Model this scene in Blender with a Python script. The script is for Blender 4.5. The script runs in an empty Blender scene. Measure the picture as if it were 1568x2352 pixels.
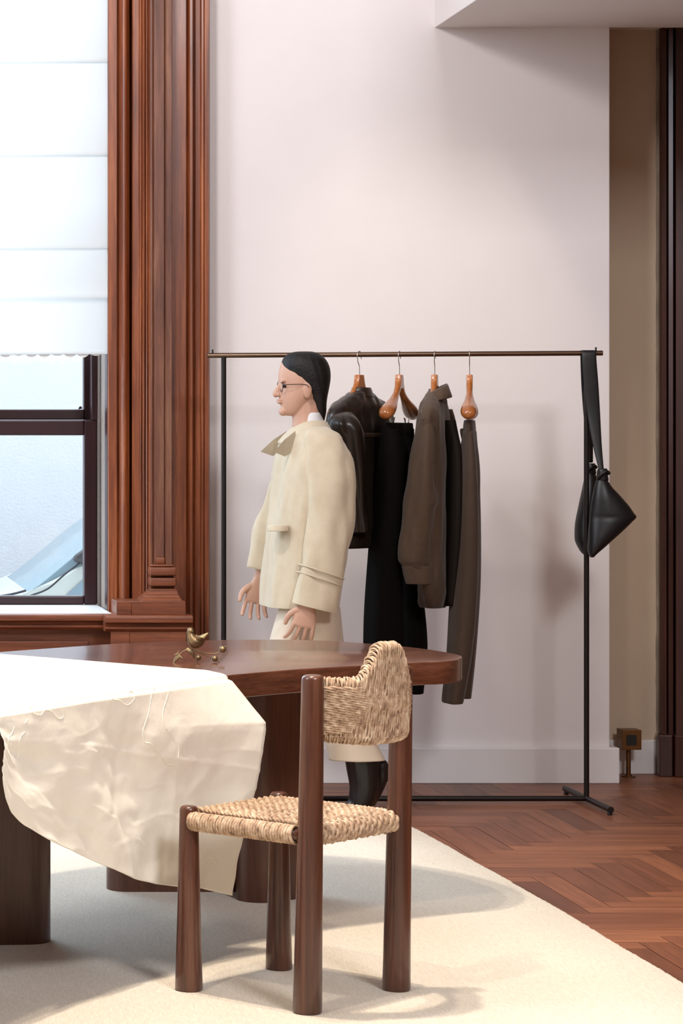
import bpy, bmesh, math, random
from mathutils import Vector, Matrix, noise
from mathutils.bvhtree import BVHTree
R = math.radians
S = bpy.context.scene
COL = S.collection
random.seed(7)

# ------------------------------------------------------------------ camera
F, VX, HY, H = 6000.0, -419.0, 1010.0, 1.36      # focal length in px, vanishing point, eye height
cam_d = bpy.data.cameras.new('camera'); cam = bpy.data.objects.new('camera', cam_d); COL.objects.link(cam)
cam.location = (0, 0, H); cam.rotation_euler = (R(90), 0, 0)
cam_d.sensor_fit = 'VERTICAL'; cam_d.sensor_height = 36.0; cam_d.sensor_width = 24.0
cam_d.lens = F/2352*36.0
cam_d.shift_x = (784-VX)/2352; cam_d.shift_y = (HY-1176)/2352
cam_d.clip_end = 200
S.camera = cam
S.view_settings.view_transform = 'Standard'; S.view_settings.look = 'None'
S.view_settings.gamma = 1; S.view_settings.use_curve_mapping = False
S.view_settings.exposure = 0.08

# ------------------------------------------------------------------ world and lights
W = bpy.data.worlds.new('sky'); S.world = W; W.use_nodes = True
bg = W.node_tree.nodes['Background']; bg.inputs[0].default_value = (0.80, 0.90, 1.0, 1); bg.inputs[1].default_value = 6.0

def light(name, kind, loc, target, energy, color, **kw):
    d = bpy.data.lights.new(name, kind); o = bpy.data.objects.new(name, d); COL.objects.link(o)
    o.location = loc; o.rotation_euler = (Vector(target)-Vector(loc)).to_track_quat('-Z', 'Y').to_euler()
    d.energy = energy; d.color = color
    for k, v in kw.items(): setattr(d, k, v)
    return o
WARM = (1.0, 0.86, 0.70)
# daylight through tall windows of the left wall and of the wall behind the camera
light('daylight_left_window', 'AREA', (-3.4, 5.6, 3.7), (2.2, 9.6, 1.8), 190, (0.82, 0.89, 1.0), shape='RECTANGLE', size=1.8, size_y=2.4)
light('daylight_rear_window', 'AREA', (2.7, 1.0, 4.8), (1.8, 10.3, 1.6), 225, (0.97, 0.965, 1.0), shape='RECTANGLE', size=1.3, size_y=1.0)
# daylight of the window in view, just inside its blind
light('daylight_front_window', 'AREA', (-0.35, 10.05, 2.2), (0.3, 6.5, 0.4), 45, (0.55, 0.80, 1.0), shape='RECTANGLE', size=1.7, size_y=2.4)
# ceiling spots
light('ceiling_spot_a', 'SPOT', (0.75, 6.35, 3.9), (0.95, 6.8, 0.5), 330, WARM, spot_size=R(70), spot_blend=0.5, shadow_soft_size=0.05)
light('ceiling_spot_b', 'SPOT', (1.0, 6.4, 3.9), (1.65, 7.0, 0.4), 150, WARM, spot_size=R(66), spot_blend=0.5, shadow_soft_size=0.04)
light('ceiling_spot_c', 'SPOT', (-0.3, 4.6, 3.9), (1.6, 6.2, 0.3), 160, WARM, spot_size=R(60), spot_blend=0.6, shadow_soft_size=0.06)
light('ceiling_spot_rack', 'SPOT', (1.9, 8.2, 3.9), (2.42, 10.3, 1.72), 100, WARM, spot_size=R(34), spot_blend=1.0, shadow_soft_size=0.1)
light('ceiling_spot_wall', 'SPOT', (0.2, 7.2, 3.95), (1.7, 10.3, 1.7), 210, (1.0, 0.95, 0.95), spot_size=R(95), spot_blend=0.8, shadow_soft_size=0.22)
light('ceiling_spot_floor', 'SPOT', (2.2, 5.8, 3.9), (2.7, 7.3, 0.0), 105, WARM, spot_size=R(42), spot_blend=0.9, shadow_soft_size=0.08)

# ------------------------------------------------------------------ helpers
def P(px, py, Y):
    return Vector(((px-VX)*Y/F, Y, H-(py-HY)*Y/F))
def PX(px, Y): return (px-VX)*Y/F
def PZ(py, Y): return H-(py-HY)*Y/F

def link(name, bm, mat, parent=None, smooth=True, loc=None):
    me = bpy.data.meshes.new(name)
    bmesh.ops.recalc_face_normals(bm, faces=bm.faces[:])
    bm.to_mesh(me); bm.free()
    if mat: me.materials.append(mat)
    for p in me.polygons: p.use_smooth = smooth
    o = bpy.data.objects.new(name, me); COL.objects.link(o)
    if parent is not None: o.parent = parent
    if loc is not None: o.location = loc
    return o
def tag(o, label, cat, group=None, kind=None):
    if label: o['label'] = label
    if cat: o['category'] = cat
    if group: o['group'] = group
    if kind: o['kind'] = kind
    return o
def empty(name, loc=(0, 0, 0), rz=0):
    o = bpy.data.objects.new(name, None); COL.objects.link(o); o.location = loc; o.rotation_euler = (0, 0, rz)
    o.empty_display_size = 0.05
    return o
def struct(name, bm, mat, smooth=False, parent=None):
    o = link(name, bm, mat, parent, smooth)
    if parent is None: o['kind'] = 'structure'
    return o
def mod_bevel(o, w=0.003, n=2, ang=40):
    m = o.modifiers.new('bevel', 'BEVEL'); m.width = w; m.segments = n; m.limit_method = 'ANGLE'; m.angle_limit = R(ang); m.harden_normals = False
    return o
def autosmooth(o, ang=35):
    me = o.data
    bm = bmesh.new(); bm.from_mesh(me)
    for e in bm.edges:
        if len(e.link_faces) == 2 and e.calc_face_angle(0) > R(ang): e.smooth = False
    bm.to_mesh(me); bm.free()
    return o
def box(bm, x0, x1, y0, y1, z0, z1):
    vs = [bm.verts.new(c) for c in ((x0,y0,z0),(x1,y0,z0),(x1,y1,z0),(x0,y1,z0),(x0,y0,z1),(x1,y0,z1),(x1,y1,z1),(x0,y1,z1))]
    for f in ((0,3,2,1),(4,5,6,7),(0,1,5,4),(1,2,6,5),(2,3,7,6),(3,0,4,7)): bm.faces.new([vs[i] for i in f])
def rings(bm, rs, cap=True, closed=True):
    """rs: list of rings of equal length"""
    V = [[bm.verts.new(p) for p in r] for r in rs]
    n = len(V[0])
    for a, b in zip(V, V[1:]):
        for i in range(n if closed else n-1):
            j = (i+1) % n
            bm.faces.new((a[i], a[j], b[j], b[i]))
    if cap and closed:
        bm.faces.new(V[0][::-1]); bm.faces.new(V[-1])
    return V
def smoothpath(pts, k=8):
    pts = [Vector(p) for p in pts]
    out = []
    n = len(pts)
    for i in range(n-1):
        p0 = pts[max(i-1, 0)]; p1 = pts[i]; p2 = pts[i+1]; p3 = pts[min(i+2, n-1)]
        for s in range(k):
            t = s/k
            out.append(0.5*((2*p1)+(p2-p0)*t+(2*p0-5*p1+4*p2-p3)*t*t+(3*p1-p0-3*p2+p3)*t**3))
    out.append(pts[-1])
    return out
def smoothvals(v, k=8):
    return [p.x for p in smoothpath([(x, 0, 0) for x in v], k)]
def tube(bm, pts, rad, n=8, cap=True, flat=1.0, up=None, roundend=False):
    pts = [Vector(p) for p in pts]; m = len(pts)
    if not hasattr(rad, '__len__'): rad = [rad]*m
    rad = list(rad)
    if roundend:
        d0 = (pts[0]-pts[1]).normalized(); d1 = (pts[-1]-pts[-2]).normalized()
        pre = []; post = []
        for a in (80, 55, 30):
            pre.append((pts[0]+d0*rad[0]*math.sin(R(a)), rad[0]*math.cos(R(a))))
        for a in (30, 55, 80):
            post.append((pts[-1]+d1*rad[-1]*math.sin(R(a)), rad[-1]*math.cos(R(a))))
        pts = [p for p, _ in pre]+pts+[p for p, _ in post]; rad = [r for _, r in pre]+rad+[r for _, r in post]; m = len(pts)
    rs = []; nrm = None
    for i in range(m):
        t = (pts[min(i+1, m-1)]-pts[max(i-1, 0)])
        t = t.normalized() if t.length > 1e-9 else Vector((0, 0, 1))
        if nrm is None:
            u = Vector(up) if up else (Vector((0, 0, 1)) if abs(t.z) < 0.9 else Vector((1, 0, 0)))
            nrm = (u-t*u.dot(t)).normalized()
        else:
            nrm = (nrm-t*nrm.dot(t)); nrm = nrm.normalized() if nrm.length > 1e-9 else t.orthogonal().normalized()
        b = t.cross(nrm)
        rs.append([pts[i]+nrm*rad[i]*math.cos(2*math.pi*k/n)+b*rad[i]*flat*math.sin(2*math.pi*k/n) for k in range(n)])
    rings(bm, rs, cap)
def twist(bm, pts, r, pitch=0.03, n=5, ph=0.0, strands=2):
    """a cord of two strands laid around a path"""
    pts = [Vector(p) for p in pts]; L = 0; nrm = None; tr = []
    for i, p in enumerate(pts):
        t = (pts[min(i+1, len(pts)-1)]-pts[max(i-1, 0)]).normalized()
        if nrm is None: nrm = t.orthogonal().normalized()
        nrm = (nrm-t*nrm.dot(t)).normalized(); b = t.cross(nrm)
        if i: L += (p-pts[i-1]).length
        tr.append((p, nrm.copy(), b, L))
    for s in range(strands):
        a0 = ph+2*math.pi*s/strands
        path = [p+(nn*math.cos(a0+l/pitch*2*math.pi)+b*math.sin(a0+l/pitch*2*math.pi))*r*0.55 for p, nn, b, l in tr]
        tube(bm, path, r*0.62, n)
def disc(bm, c, ax, r, n=20):
    ax = Vector(ax).normalized(); u = ax.orthogonal().normalized(); v = ax.cross(u)
    bm.faces.new([bm.verts.new(Vector(c)+u*r*math.cos(2*math.pi*k/n)+v*r*math.sin(2*math.pi*k/n)) for k in range(n)])
def ball(bm, c, r, sx=1, sy=1, sz=1, seg=16):
    m = Matrix.Translation(Vector(c)) @ Matrix.Diagonal((r*sx, r*sy, r*sz, 1))
    bmesh.ops.create_uvsphere(bm, u_segments=seg, v_segments=max(8, seg//2+2), radius=1, matrix=m)
def extrude_plan(bm, pts, z0, z1):
    a = [bm.verts.new((x, y, z0)) for x, y in pts]; b = [bm.verts.new((x, y, z1)) for x, y in pts]
    n = len(pts)
    for i in range(n):
        j = (i+1) % n; bm.faces.new((a[i], a[j], b[j], b[i]))
    bm.faces.new(a[::-1]); bm.faces.new(b)
def roundpoly(pts, r, k=6):
    """round the corners of a polygon; r per corner"""
    out = []; n = len(pts)
    for i in range(n):
        p = Vector(pts[i]).to_2d(); a = Vector(pts[i-1]).to_2d(); b = Vector(pts[(i+1) % n]).to_2d()
        ri = r[i] if hasattr(r, '__len__') else r
        if ri <= 0: out.append((p.x, p.y)); continue
        da = (a-p); db = (b-p); da2 = min(ri, da.length*0.48); db2 = min(ri, db.length*0.48)
        s = p+da.normalized()*da2; e = p+db.normalized()*db2
        for t in range(k+1):
            t /= k; q = s*(1-t)**2+p*2*t*(1-t)+e*t*t; out.append((q.x, q.y))
    return out
def remesh(name, bm, mat, parent, voxel, smooth_it=4):
    me = bpy.data.meshes.new(name+'_raw'); bmesh.ops.recalc_face_normals(bm, faces=bm.faces[:]); bm.to_mesh(me); bm.free()
    o = bpy.data.objects.new(name+'_raw', me); COL.objects.link(o)
    m = o.modifiers.new('r', 'REMESH'); m.mode = 'VOXEL'; m.voxel_size = voxel; m.use_smooth_shade = True
    if smooth_it:
        s = o.modifiers.new('s', 'SMOOTH'); s.iterations = smooth_it; s.factor = 0.5
    dg = bpy.context.evaluated_depsgraph_get(); dg.update()
    ne = bpy.data.meshes.new_from_object(o.evaluated_get(dg)); ne.name = name
    bpy.data.objects.remove(o, do_unlink=True)
    ne.materials.clear(); ne.materials.append(mat)
    for p in ne.polygons: p.use_smooth = True
    q = bpy.data.objects.new(name, ne); COL.objects.link(q); q.parent = parent
    return q

# ------------------------------------------------------------------ materials
def srgb(r, g, b):
    f = lambda c: (c/255/12.92) if c/255 <= 0.04045 else ((c/255+0.055)/1.055)**2.4
    return (f(r), f(g), f(b), 1)
def new_mat(name):
    m = bpy.data.materials.new(name); m.use_nodes = True
    nt = m.node_tree; b = nt.nodes['Principled BSDF']
    return m, nt, b
def ND(nt, t, **kw):
    n = nt.nodes.new(t)
    for k, v in kw.items():
        if k in n.inputs: n.inputs[k].default_value = v
        else: setattr(n, k, v)
    return n
def ramp(nt, stops):
    n = nt.nodes.new('ShaderNodeValToRGB'); e = n.color_ramp.elements
    while len(e) < len(stops): e.new(0.5)
    for i, (p, c) in enumerate(stops): e[i].position = p; e[i].color = c
    return n
def coords(nt, scale, src='Object', rot=(0, 0, 0)):
    tc = nt.nodes.new('ShaderNodeTexCoord'); mp = nt.nodes.new('ShaderNodeMapping')
    mp.inputs['Scale'].default_value = scale; mp.inputs['Rotation'].default_value = rot
    nt.links.new(tc.outputs[src], mp.inputs['Vector']); return mp
def bump(nt, b, src, strength, dist=0.002):
    n = nt.nodes.new('ShaderNodeBump'); n.inputs['Strength'].default_value = strength; n.inputs['Distance'].default_value = dist
    nt.links.new(src, n.inputs['Height']); nt.links.new(n.outputs[0], b.inputs['Normal']); return n
def wood(name, dark, mid, light_, scale=(30, 30, 1.5), rough=0.35, spec=0.5, coat=0.0, bmp=0.1, rot=(0, 0, 0)):
    m, nt, b = new_mat(name)
    mp = coords(nt, scale, rot=rot)
    n1 = ND(nt, 'ShaderNodeTexNoise', Scale=1.0, Detail=6.0, Roughness=0.65, Distortion=0.25)
    n2 = ND(nt, 'ShaderNodeTexNoise', Scale=5.0, Detail=3.0, Roughness=0.7)
    nt.links.new(mp.outputs[0], n1.inputs['Vector']); nt.links.new(mp.outputs[0], n2.inputs['Vector'])
    r1 = ramp(nt, [(0.28, dark), (0.5, mid), (0.74, light_)])
    nt.links.new(n1.outputs[0], r1.inputs[0])
    mx = ND(nt, 'ShaderNodeMix', data_type='RGBA', blend_type='MULTIPLY'); mx.inputs[0].default_value = 0.5
    r2 = ramp(nt, [(0.3, (0.45, 0.42, 0.42, 1)), (0.55, (1, 1, 1, 1))])
    nt.links.new(n2.outputs[0], r2.inputs[0])
    nt.links.new(r1.outputs[0], mx.inputs[6]); nt.links.new(r2.outputs[0], mx.inputs[7])
    nt.links.new(mx.outputs[2], b.inputs['Base Color'])
    b.inputs['Roughness'].default_value = rough; b.inputs['Specular IOR Level'].default_value = spec
    b.inputs['Coat Weight'].default_value = coat; b.inputs['Coat Roughness'].default_value = 0.12
    bump(nt, b, n2.outputs[0], bmp, 0.001)
    return m
def plain(name, col, rough=0.6, metal=0.0, spec=0.5, bmp=0.0, bscale=200, var=0.0, sheen=0.0, bdist=0.001):
    m, nt, b = new_mat(name)
    b.inputs['Base Color'].default_value = col; b.inputs['Roughness'].default_value = rough
    b.inputs['Metallic'].default_value = metal; b.inputs['Specular IOR Level'].default_value = spec
    b.inputs['Sheen Weight'].default_value = sheen
    mp = coords(nt, (1, 1, 1)); n = ND(nt, 'ShaderNodeTexNoise', Scale=float(bscale), Detail=4.0)
    nt.links.new(mp.outputs[0], n.inputs['Vector'])
    if bmp: bump(nt, b, n.outputs[0], bmp, bdist)
    if var:
        n2 = ND(nt, 'ShaderNodeTexNoise', Scale=float(bscale)/12, Detail=5.0)
        nt.links.new(mp.outputs[0], n2.inputs['Vector'])
        lo = tuple(c*(1-var) for c in col[:3])+(1,); hi = tuple(min(1, c*(1+var)) for c in col[:3])+(1,)
        r = ramp(nt, [(0.3, lo), (0.7, hi)]); nt.links.new(n2.outputs[0], r.inputs[0]); nt.links.new(r.outputs[0], b.inputs['Base Color'])
    return m

M = {}
M['wall'] = plain('white_plaster', srgb(227, 221, 220), 0.75, bmp=0.12, bscale=60, var=0.012)
M['base'] = plain('white_gloss_paint', srgb(226, 222, 220), 0.45, bmp=0.03, bscale=80)
M['ceil'] = plain('ceiling_plaster', srgb(226, 216, 206), 0.8)
M['mahogany'] = wood('mahogany', srgb(74, 34, 16), srgb(126, 64, 33), srgb(170, 98, 54), (30, 30, 1.3), 0.38, coat=0.08, bmp=0.25)
M['mahogany_h'] = wood('mahogany_horizontal', srgb(84, 40, 22), srgb(124, 66, 38), srgb(152, 88, 56), (1.5, 22, 26), 0.42, coat=0.05)
M['mahogany_worn'] = wood('mahogany_worn', srgb(80, 44, 30), srgb(112, 66, 46), srgb(142, 98, 72), (26, 26, 2.0), 0.5)
M['sash'] = plain('dark_maroon_paint', srgb(46, 18, 22), 0.32, bmp=0.1, bscale=40, var=0.15)
M['reveal'] = plain('worn_pale_paint', srgb(132, 118, 108), 0.55, bmp=0.2, bscale=40, var=0.1)
M['sill'] = plain('white_sill_paint', srgb(222, 222, 222), 0.4, bmp=0.1, bscale=60, var=0.05)
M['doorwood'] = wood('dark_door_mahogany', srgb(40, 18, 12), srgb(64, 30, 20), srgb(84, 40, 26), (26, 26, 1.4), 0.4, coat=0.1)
M['walnut_h'] = wood('table_walnut', srgb(70, 38, 25), srgb(94, 54, 37), srgb(116, 72, 52), (1.5, 12, 60), 0.24, coat=0.35, bmp=0.04, rot=(0, 0, R(-8)))
M['walnut_v'] = wood('table_leg_walnut', srgb(66, 38, 26), srgb(88, 52, 36), srgb(108, 68, 50), (22, 22, 1.4), 0.34, coat=0.1)
M['chairwood'] = wood('chair_walnut', srgb(54, 30, 20), srgb(88, 51, 36), srgb(116, 74, 54), (42, 42, 1.8), 0.3, coat=0.25, bmp=0.05)
M['blackmetal'] = plain('dark_bronze_metal', srgb(44, 38, 36), 0.38, metal=0.7)
M['brass'] = plain('brushed_bronze_tube', srgb(118, 98, 82), 0.3, metal=1.0)
M['nickel'] = plain('nickel_wire', srgb(190, 180, 168), 0.22, metal=1.0)
M['hanger'] = wood('hanger_maple', srgb(140, 78, 34), srgb(168, 98, 46), srgb(186, 116, 62), (18, 18, 4), 0.25, coat=0.5, bmp=0.0)
M['leather'] = plain('black_brown_leather', srgb(34, 26, 20), 0.33, spec=0.6, bmp=0.25, bscale=220, bdist=0.0006)
M['bagleather'] = plain('black_leather', srgb(17, 16, 17), 0.42, spec=0.45, bmp=0.25, bscale=260, bdist=0.0006)
M['blackcloth'] = plain('black_wool', srgb(14, 12, 10), 0.9, spec=0.1, bmp=0.2, bscale=500)
M['shadedwall'] = plain('shade_toned_plaster', srgb(196, 176, 152), 0.75, bmp=0.12, bscale=60, var=0.02)  # recess plaster, darkened and warmed in colour to imitate its lack of daylight
M['farwall'] = plain('brown_panelled_wall', srgb(122, 92, 72), 0.7)
M['beigewall'] = plain('beige_rear_wall', srgb(176, 160, 146), 0.8)
M['browncloth'] = plain('brown_wool', srgb(80, 62, 47), 0.8, spec=0.3, bmp=0.3, bscale=600, var=0.08, sheen=0.15)
M['brownlining'] = plain('dark_brown_lining', srgb(26, 19, 14), 0.8, spec=0.2)
M['browntrouser'] = plain('brown_twill', srgb(70, 54, 42), 0.8, spec=0.3, bmp=0.3, bscale=600, var=0.06, sheen=0.15)
M['coat'] = plain('cream_coat_cloth', srgb(196, 181, 156), 0.85, spec=0.15, bmp=0.2, bscale=400, var=0.04, sheen=0.3)
M['trouser'] = plain('cream_trouser_cloth', srgb(208, 192, 172), 0.85, spec=0.2, bmp=0.2, bscale=400, sheen=0.2)
M['skin'] = plain('skin', srgb(190, 148, 126), 0.5, spec=0.4, bmp=0.05, bscale=300)
M['hair'] = plain('black_hair', srgb(20, 16, 15), 0.55, spec=0.3, bmp=0.8, bscale=140, bdist=0.003)
M['shoe'] = plain('black_boot_leather', srgb(22, 20, 20), 0.35)
M['shirtwhite'] = plain('white_collar_cloth', srgb(214, 212, 212), 0.8)
M['antique'] = plain('antique_brass', srgb(128, 108, 80), 0.42, metal=0.85, var=0.35, bscale=300)
M['bronzebox'] = plain('bronze_box_metal', srgb(120, 84, 48), 0.4, metal=0.8, var=0.1)
M['socket'] = plain('black_plastic', srgb(14, 16, 16), 0.5)
M['facade'] = plain('pale_outside_stucco', srgb(172, 173, 176), 0.9, bmp=0.5, bscale=60, var=0.02, bdist=0.006)
M['ground'] = plain('outside_paving', srgb(120, 120, 122), 0.9)
M['carpaint'] = plain('pale_car_paint', srgb(168, 172, 166), 0.25)
M['carglass'] = plain('pale_blue_windscreen', srgb(112, 130, 138), 0.15)
M['rubber'] = plain('black_rubber', srgb(30, 32, 38), 0.6)
M['rubble'] = plain('rough_edge_plaster', srgb(150, 138, 124), 0.9, bmp=0.8, bscale=80, var=0.3, bdist=0.004)

# rope
def rope_mat(name, a, b_, c, scale):
    m, nt, b = new_mat(name)
    mp = coords(nt, scale)
    n1 = ND(nt, 'ShaderNodeTexNoise', Scale=1.0, Detail=4.0, Roughness=0.7)
    n2 = ND(nt, 'ShaderNodeTexNoise', Scale=7.0, Detail=3.0, Roughness=0.7)
    nt.links.new(mp.outputs[0], n1.inputs['Vector']); nt.links.new(mp.outputs[0], n2.inputs['Vector'])
    r = ramp(nt, [(0.3, a), (0.5, b_), (0.68, c)]); nt.links.new(n1.outputs[0], r.inputs[0])
    nt.links.new(r.outputs[0], b.inputs['Base Color']); b.inputs['Roughness'].default_value = 0.62
    b.inputs['Specular IOR Level'].default_value = 0.35
    bump(nt, b, n2.outputs[0], 0.5, 0.0015)
    return m
M['rope'] = rope_mat('twisted_rush', srgb(134, 106, 86), srgb(190, 160, 132), srgb(222, 202, 176), (45, 45, 45))
M['ropepad'] = plain('rush_filling', srgb(96, 66, 44), 0.8)

# cloth
def cloth_mat():
    m, nt, b = new_mat('cream_linen')
    mp = coords(nt, (1, 1, 1))
    n = ND(nt, 'ShaderNodeTexNoise', Scale=6.0, Detail=7.0, Roughness=0.55, Distortion=0.1)
    v = ND(nt, 'ShaderNodeTexNoise', Scale=600.0, Detail=2.0)
    nt.links.new(mp.outputs[0], n.inputs['Vector']); nt.links.new(mp.outputs[0], v.inputs['Vector'])
    b.inputs['Base Color'].default_value = srgb(243, 238, 226)
    b.inputs['Roughness'].default_value = 0.8; b.inputs['Sheen Weight'].default_value = 0.2; b.inputs['Specular IOR Level'].default_value = 0.2
    bb = bump(nt, b, n.outputs[0], 0.5, 0.014)
    b2 = nt.nodes.new('ShaderNodeBump'); b2.inputs['Strength'].default_value = 0.15; b2.inputs['Distance'].default_value = 0.0008
    nt.links.new(v.outputs[0], b2.inputs['Height']); nt.links.new(bb.outputs[0], b2.inputs['Normal']); nt.links.new(b2.outputs[0], b.inputs['Normal'])
    return m
M['linen'] = cloth_mat()
M['thread'] = plain('cream_thread', srgb(246, 241, 228), 0.7)

def blind_mat():
    m, nt, b = new_mat('translucent_white_blind')
    out = nt.nodes['Material Output']
    b.inputs['Base Color'].default_value = srgb(236, 236, 234); b.inputs['Roughness'].default_value = 0.9
    t = nt.nodes.new('ShaderNodeBsdfTranslucent'); t.inputs[0].default_value = (0.69, 0.70, 0.70, 1)
    mx = nt.nodes.new('ShaderNodeMixShader'); mx.inputs[0].default_value = 0.62
    mp = coords(nt, (1, 1, 1)); n = ND(nt, 'ShaderNodeTexWave', Scale=260.0, Distortion=2.0); n.bands_direction = 'Z'
    nt.links.new(mp.outputs[0], n.inputs['Vector']); bump(nt, b, n.outputs[0], 0.1, 0.0005)
    nt.links.new(b.outputs[0], mx.inputs[1]); nt.links.new(t.outputs[0], mx.inputs[2]); nt.links.new(mx.outputs[0], out.inputs[0])
    return m
M['blind'] = blind_mat()
def glass_mat(name='window_glass'):
    m, nt, b = new_mat(name)
    out = nt.nodes['Material Output']
    t = nt.nodes.new('ShaderNodeBsdfTransparent'); t.inputs[0].default_value = (0.95, 0.97, 0.98, 1)
    g = nt.nodes.new('ShaderNodeBsdfGlossy'); g.inputs['Roughness'].default_value = 0.03
    mx = nt.nodes.new('ShaderNodeMixShader'); mx.inputs[0].default_value = 0.06
    nt.links.new(t.outputs[0], mx.inputs[1]); nt.links.new(g.outputs[0], mx.inputs[2]); nt.links.new(mx.outputs[0], out.inputs[0])
    return m
M['glass'] = glass_mat()

def rug_mat():
    m, nt, b = new_mat('cream_wool_rug')
    mp = coords(nt, (420, 34, 40), rot=(0, 0, R(28)))
    w = ND(nt, 'ShaderNodeTexNoise', Scale=1.0, Detail=2.0, Roughness=0.6)
    n = ND(nt, 'ShaderNodeTexNoise', Scale=300.0, Detail=3.0)
    mp2 = coords(nt, (1, 1, 1))
    nt.links.new(mp.outputs[0], w.inputs['Vector']); nt.links.new(mp2.outputs[0], n.inputs['Vector'])
    r = ramp(nt, [(0.3, srgb(214, 204, 188)), (0.7, srgb(236, 227, 212))]); nt.links.new(w.outputs[0], r.inputs[0])
    nt.links.new(r.outputs[0], b.inputs['Base Color'])
    b.inputs['Roughness'].default_value = 0.95; b.inputs['Specular IOR Level'].default_value = 0.1; b.inputs['Sheen Weight'].default_value = 0.2
    ad = ND(nt, 'ShaderNodeMath', operation='ADD'); nt.links.new(w.outputs[0], ad.inputs[0]); nt.links.new(n.outputs[0], ad.inputs[1])
    bump(nt, b, ad.outputs[0], 0.55, 0.0022)
    return m
M['rug'] = rug_mat()
def floor_mat():
    m, nt, b = new_mat('herringbone_walnut')
    at = nt.nodes.new('ShaderNodeAttribute'); at.attribute_name = 'plank'
    uv = nt.nodes.new('ShaderNodeUVMap'); mp = nt.nodes.new('ShaderNodeMapping'); mp.inputs['Scale'].default_value = (3.0, 40, 1)
    nt.links.new(uv.outputs[0], mp.inputs[0])
    n1 = ND(nt, 'ShaderNodeTexNoise', Scale=1.0, Detail=5.0, Roughness=0.65, Distortion=0.5); nt.links.new(mp.outputs[0], n1.inputs['Vector'])
    r = ramp(nt, [(0.0, srgb(100, 60, 44)), (0.5, srgb(130, 80, 57)), (1.0, srgb(166, 108, 76))])
    nt.links.new(at.outputs['Fac'], r.inputs[0])
    r2 = ramp(nt, [(0.3, (0.55, 0.52, 0.5, 1)), (0.65, (1.08, 1.05, 1.02, 1))]); nt.links.new(n1.outputs[0], r2.inputs[0])
    mx = ND(nt, 'ShaderNodeMix', data_type='RGBA', blend_type='MULTIPLY'); mx.inputs[0].default_value = 0.8
    nt.links.new(r.outputs[0], mx.inputs[6]); nt.links.new(r2.outputs[0], mx.inputs[7]); nt.links.new(mx.outputs[2], b.inputs['Base Color'])
    b.inputs['Roughness'].default_value = 0.42; b.inputs['Specular IOR Level'].default_value = 0.4
    bump(nt, b, n1.outputs[0], 0.15, 0.001)
    return m
M['floor'] = floor_mat()

# ------------------------------------------------------------------ structure
YW = 10.36; YA = 10.64; CZ = 5.6
ZB = PZ(63.5, YW)                 # underside of the dropped box
XB = PX(998, YW)                  # its left end at the wall
XC = PX(1400, YW)                 # free end of the white wall
# floor: herringbone planks laid square to the walls, one mesh
bm = bmesh.new(); lay = bm.loops.layers.float.new('plank') if False else None
w = 0.088; n = 6
uvl = bm.loops.layers.uv.new('UVMap'); cl = bm.verts.layers.float.new('plank')
X0, X1, Y0, Y1 = -3.6, 4.6, -1.2, 11.0
ox, oy = 0.02, 0.03
seen = set()
for ix in range(int(X0/w)-1, int(X1/w)+2):
    for iy in range(int(Y0/w)-1, int(Y1/w)+2):
        d = (ix-iy) % (2*n)
        if d < n: key = ('h', ix-d, iy)
        else: key = ('v', ix, iy-(2*n-1-d))
        if key in seen: continue
        seen.add(key)
        g = 0.0007
        if key[0] == 'h': x0, x1, y0, y1 = key[1]*w+g, (key[1]+n)*w-g, key[2]*w+g, (key[2]+1)*w-g
        else: x0, x1, y0, y1 = key[1]*w+g, (key[1]+1)*w-g, key[2]*w+g, (key[2]+n)*w-g
        x0 += ox; x1 += ox; y0 += oy; y1 += oy
        x0 = max(x0, X0); x1 = min(x1, X1); y0 = max(y0, Y0); y1 = min(y1, Y1)
        if x1-x0 < 0.004 or y1-y0 < 0.004: continue
        t = min(1, max(0, random.gauss(0.60 if key[0] == 'h' else 0.40, 0.13))); zz = random.uniform(-0.0003, 0.0003)  # planks along x toned lighter: grain sheen put into their colour
        vs = [bm.verts.new((a, b, zz)) for a, b in ((x0, y0), (x1, y0), (x1, y1), (x0, y1))]
        for v_ in vs: v_[cl] = t
        f = bm.faces.new(vs); off = random.random()*50
        for lp in f.loops:
            c = lp.vert.co
            lp[uvl].uv = ((c.x, c.y+off) if key[0] == 'h' else (c.y, c.x+off))
        # a chamfer of dark joint below
fv = [bm.verts.new(c) for c in ((X0, Y0, -0.004), (X1, Y0, -0.004), (X1, Y1, -0.004), (X0, Y1, -0.004))]
bm.faces.new(fv)
fv = [bm.verts.new(c) for c in ((X0, Y0, -0.08), (X0, Y1, -0.08), (X1, Y1, -0.08), (X1, Y0, -0.08))]
bm.faces.new(fv)
struct('floor', bm, M['floor'])

bm = bmesh.new(); box(bm, -3.6, 4.6, -1.2, 11.0, CZ, CZ+0.1); struct('ceiling', bm, M['ceil'])
bm = bmesh.new(); box(bm, -3.7, -3.6, -1.2, 11.0, 0, CZ); struct('wall_left', bm, M['wall'])
bm = bmesh.new(); box(bm, 4.6, 4.7, -1.2, 11.0, 0, CZ); struct('wall_right', bm, M['farwall'])
bm = bmesh.new(); box(bm, -3.6, 4.6, -1.3, -1.2, 0, CZ); struct('wall_rear', bm, M['beigewall'])
XL = PX(480, 10.24)-0.005
# white display wall with its free end
bm = bmesh.new(); box(bm, XL-0.03, XC, YW, 10.9, 0, CZ); mod_bevel(struct('wall_front', bm, M['wall']), 0.004)
# recess to its right
bm = bmesh.new(); box(bm, XC, 4.6, YA, 10.9, 0, CZ); struct('wall_recess', bm, M['shadedwall'])
bm = bmesh.new(); box(bm, XC-0.02, 4.6, YW-0.02, YA+0.05, PZ(69, YA), CZ); struct('ceiling_recess', bm, M['ceil'])
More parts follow.
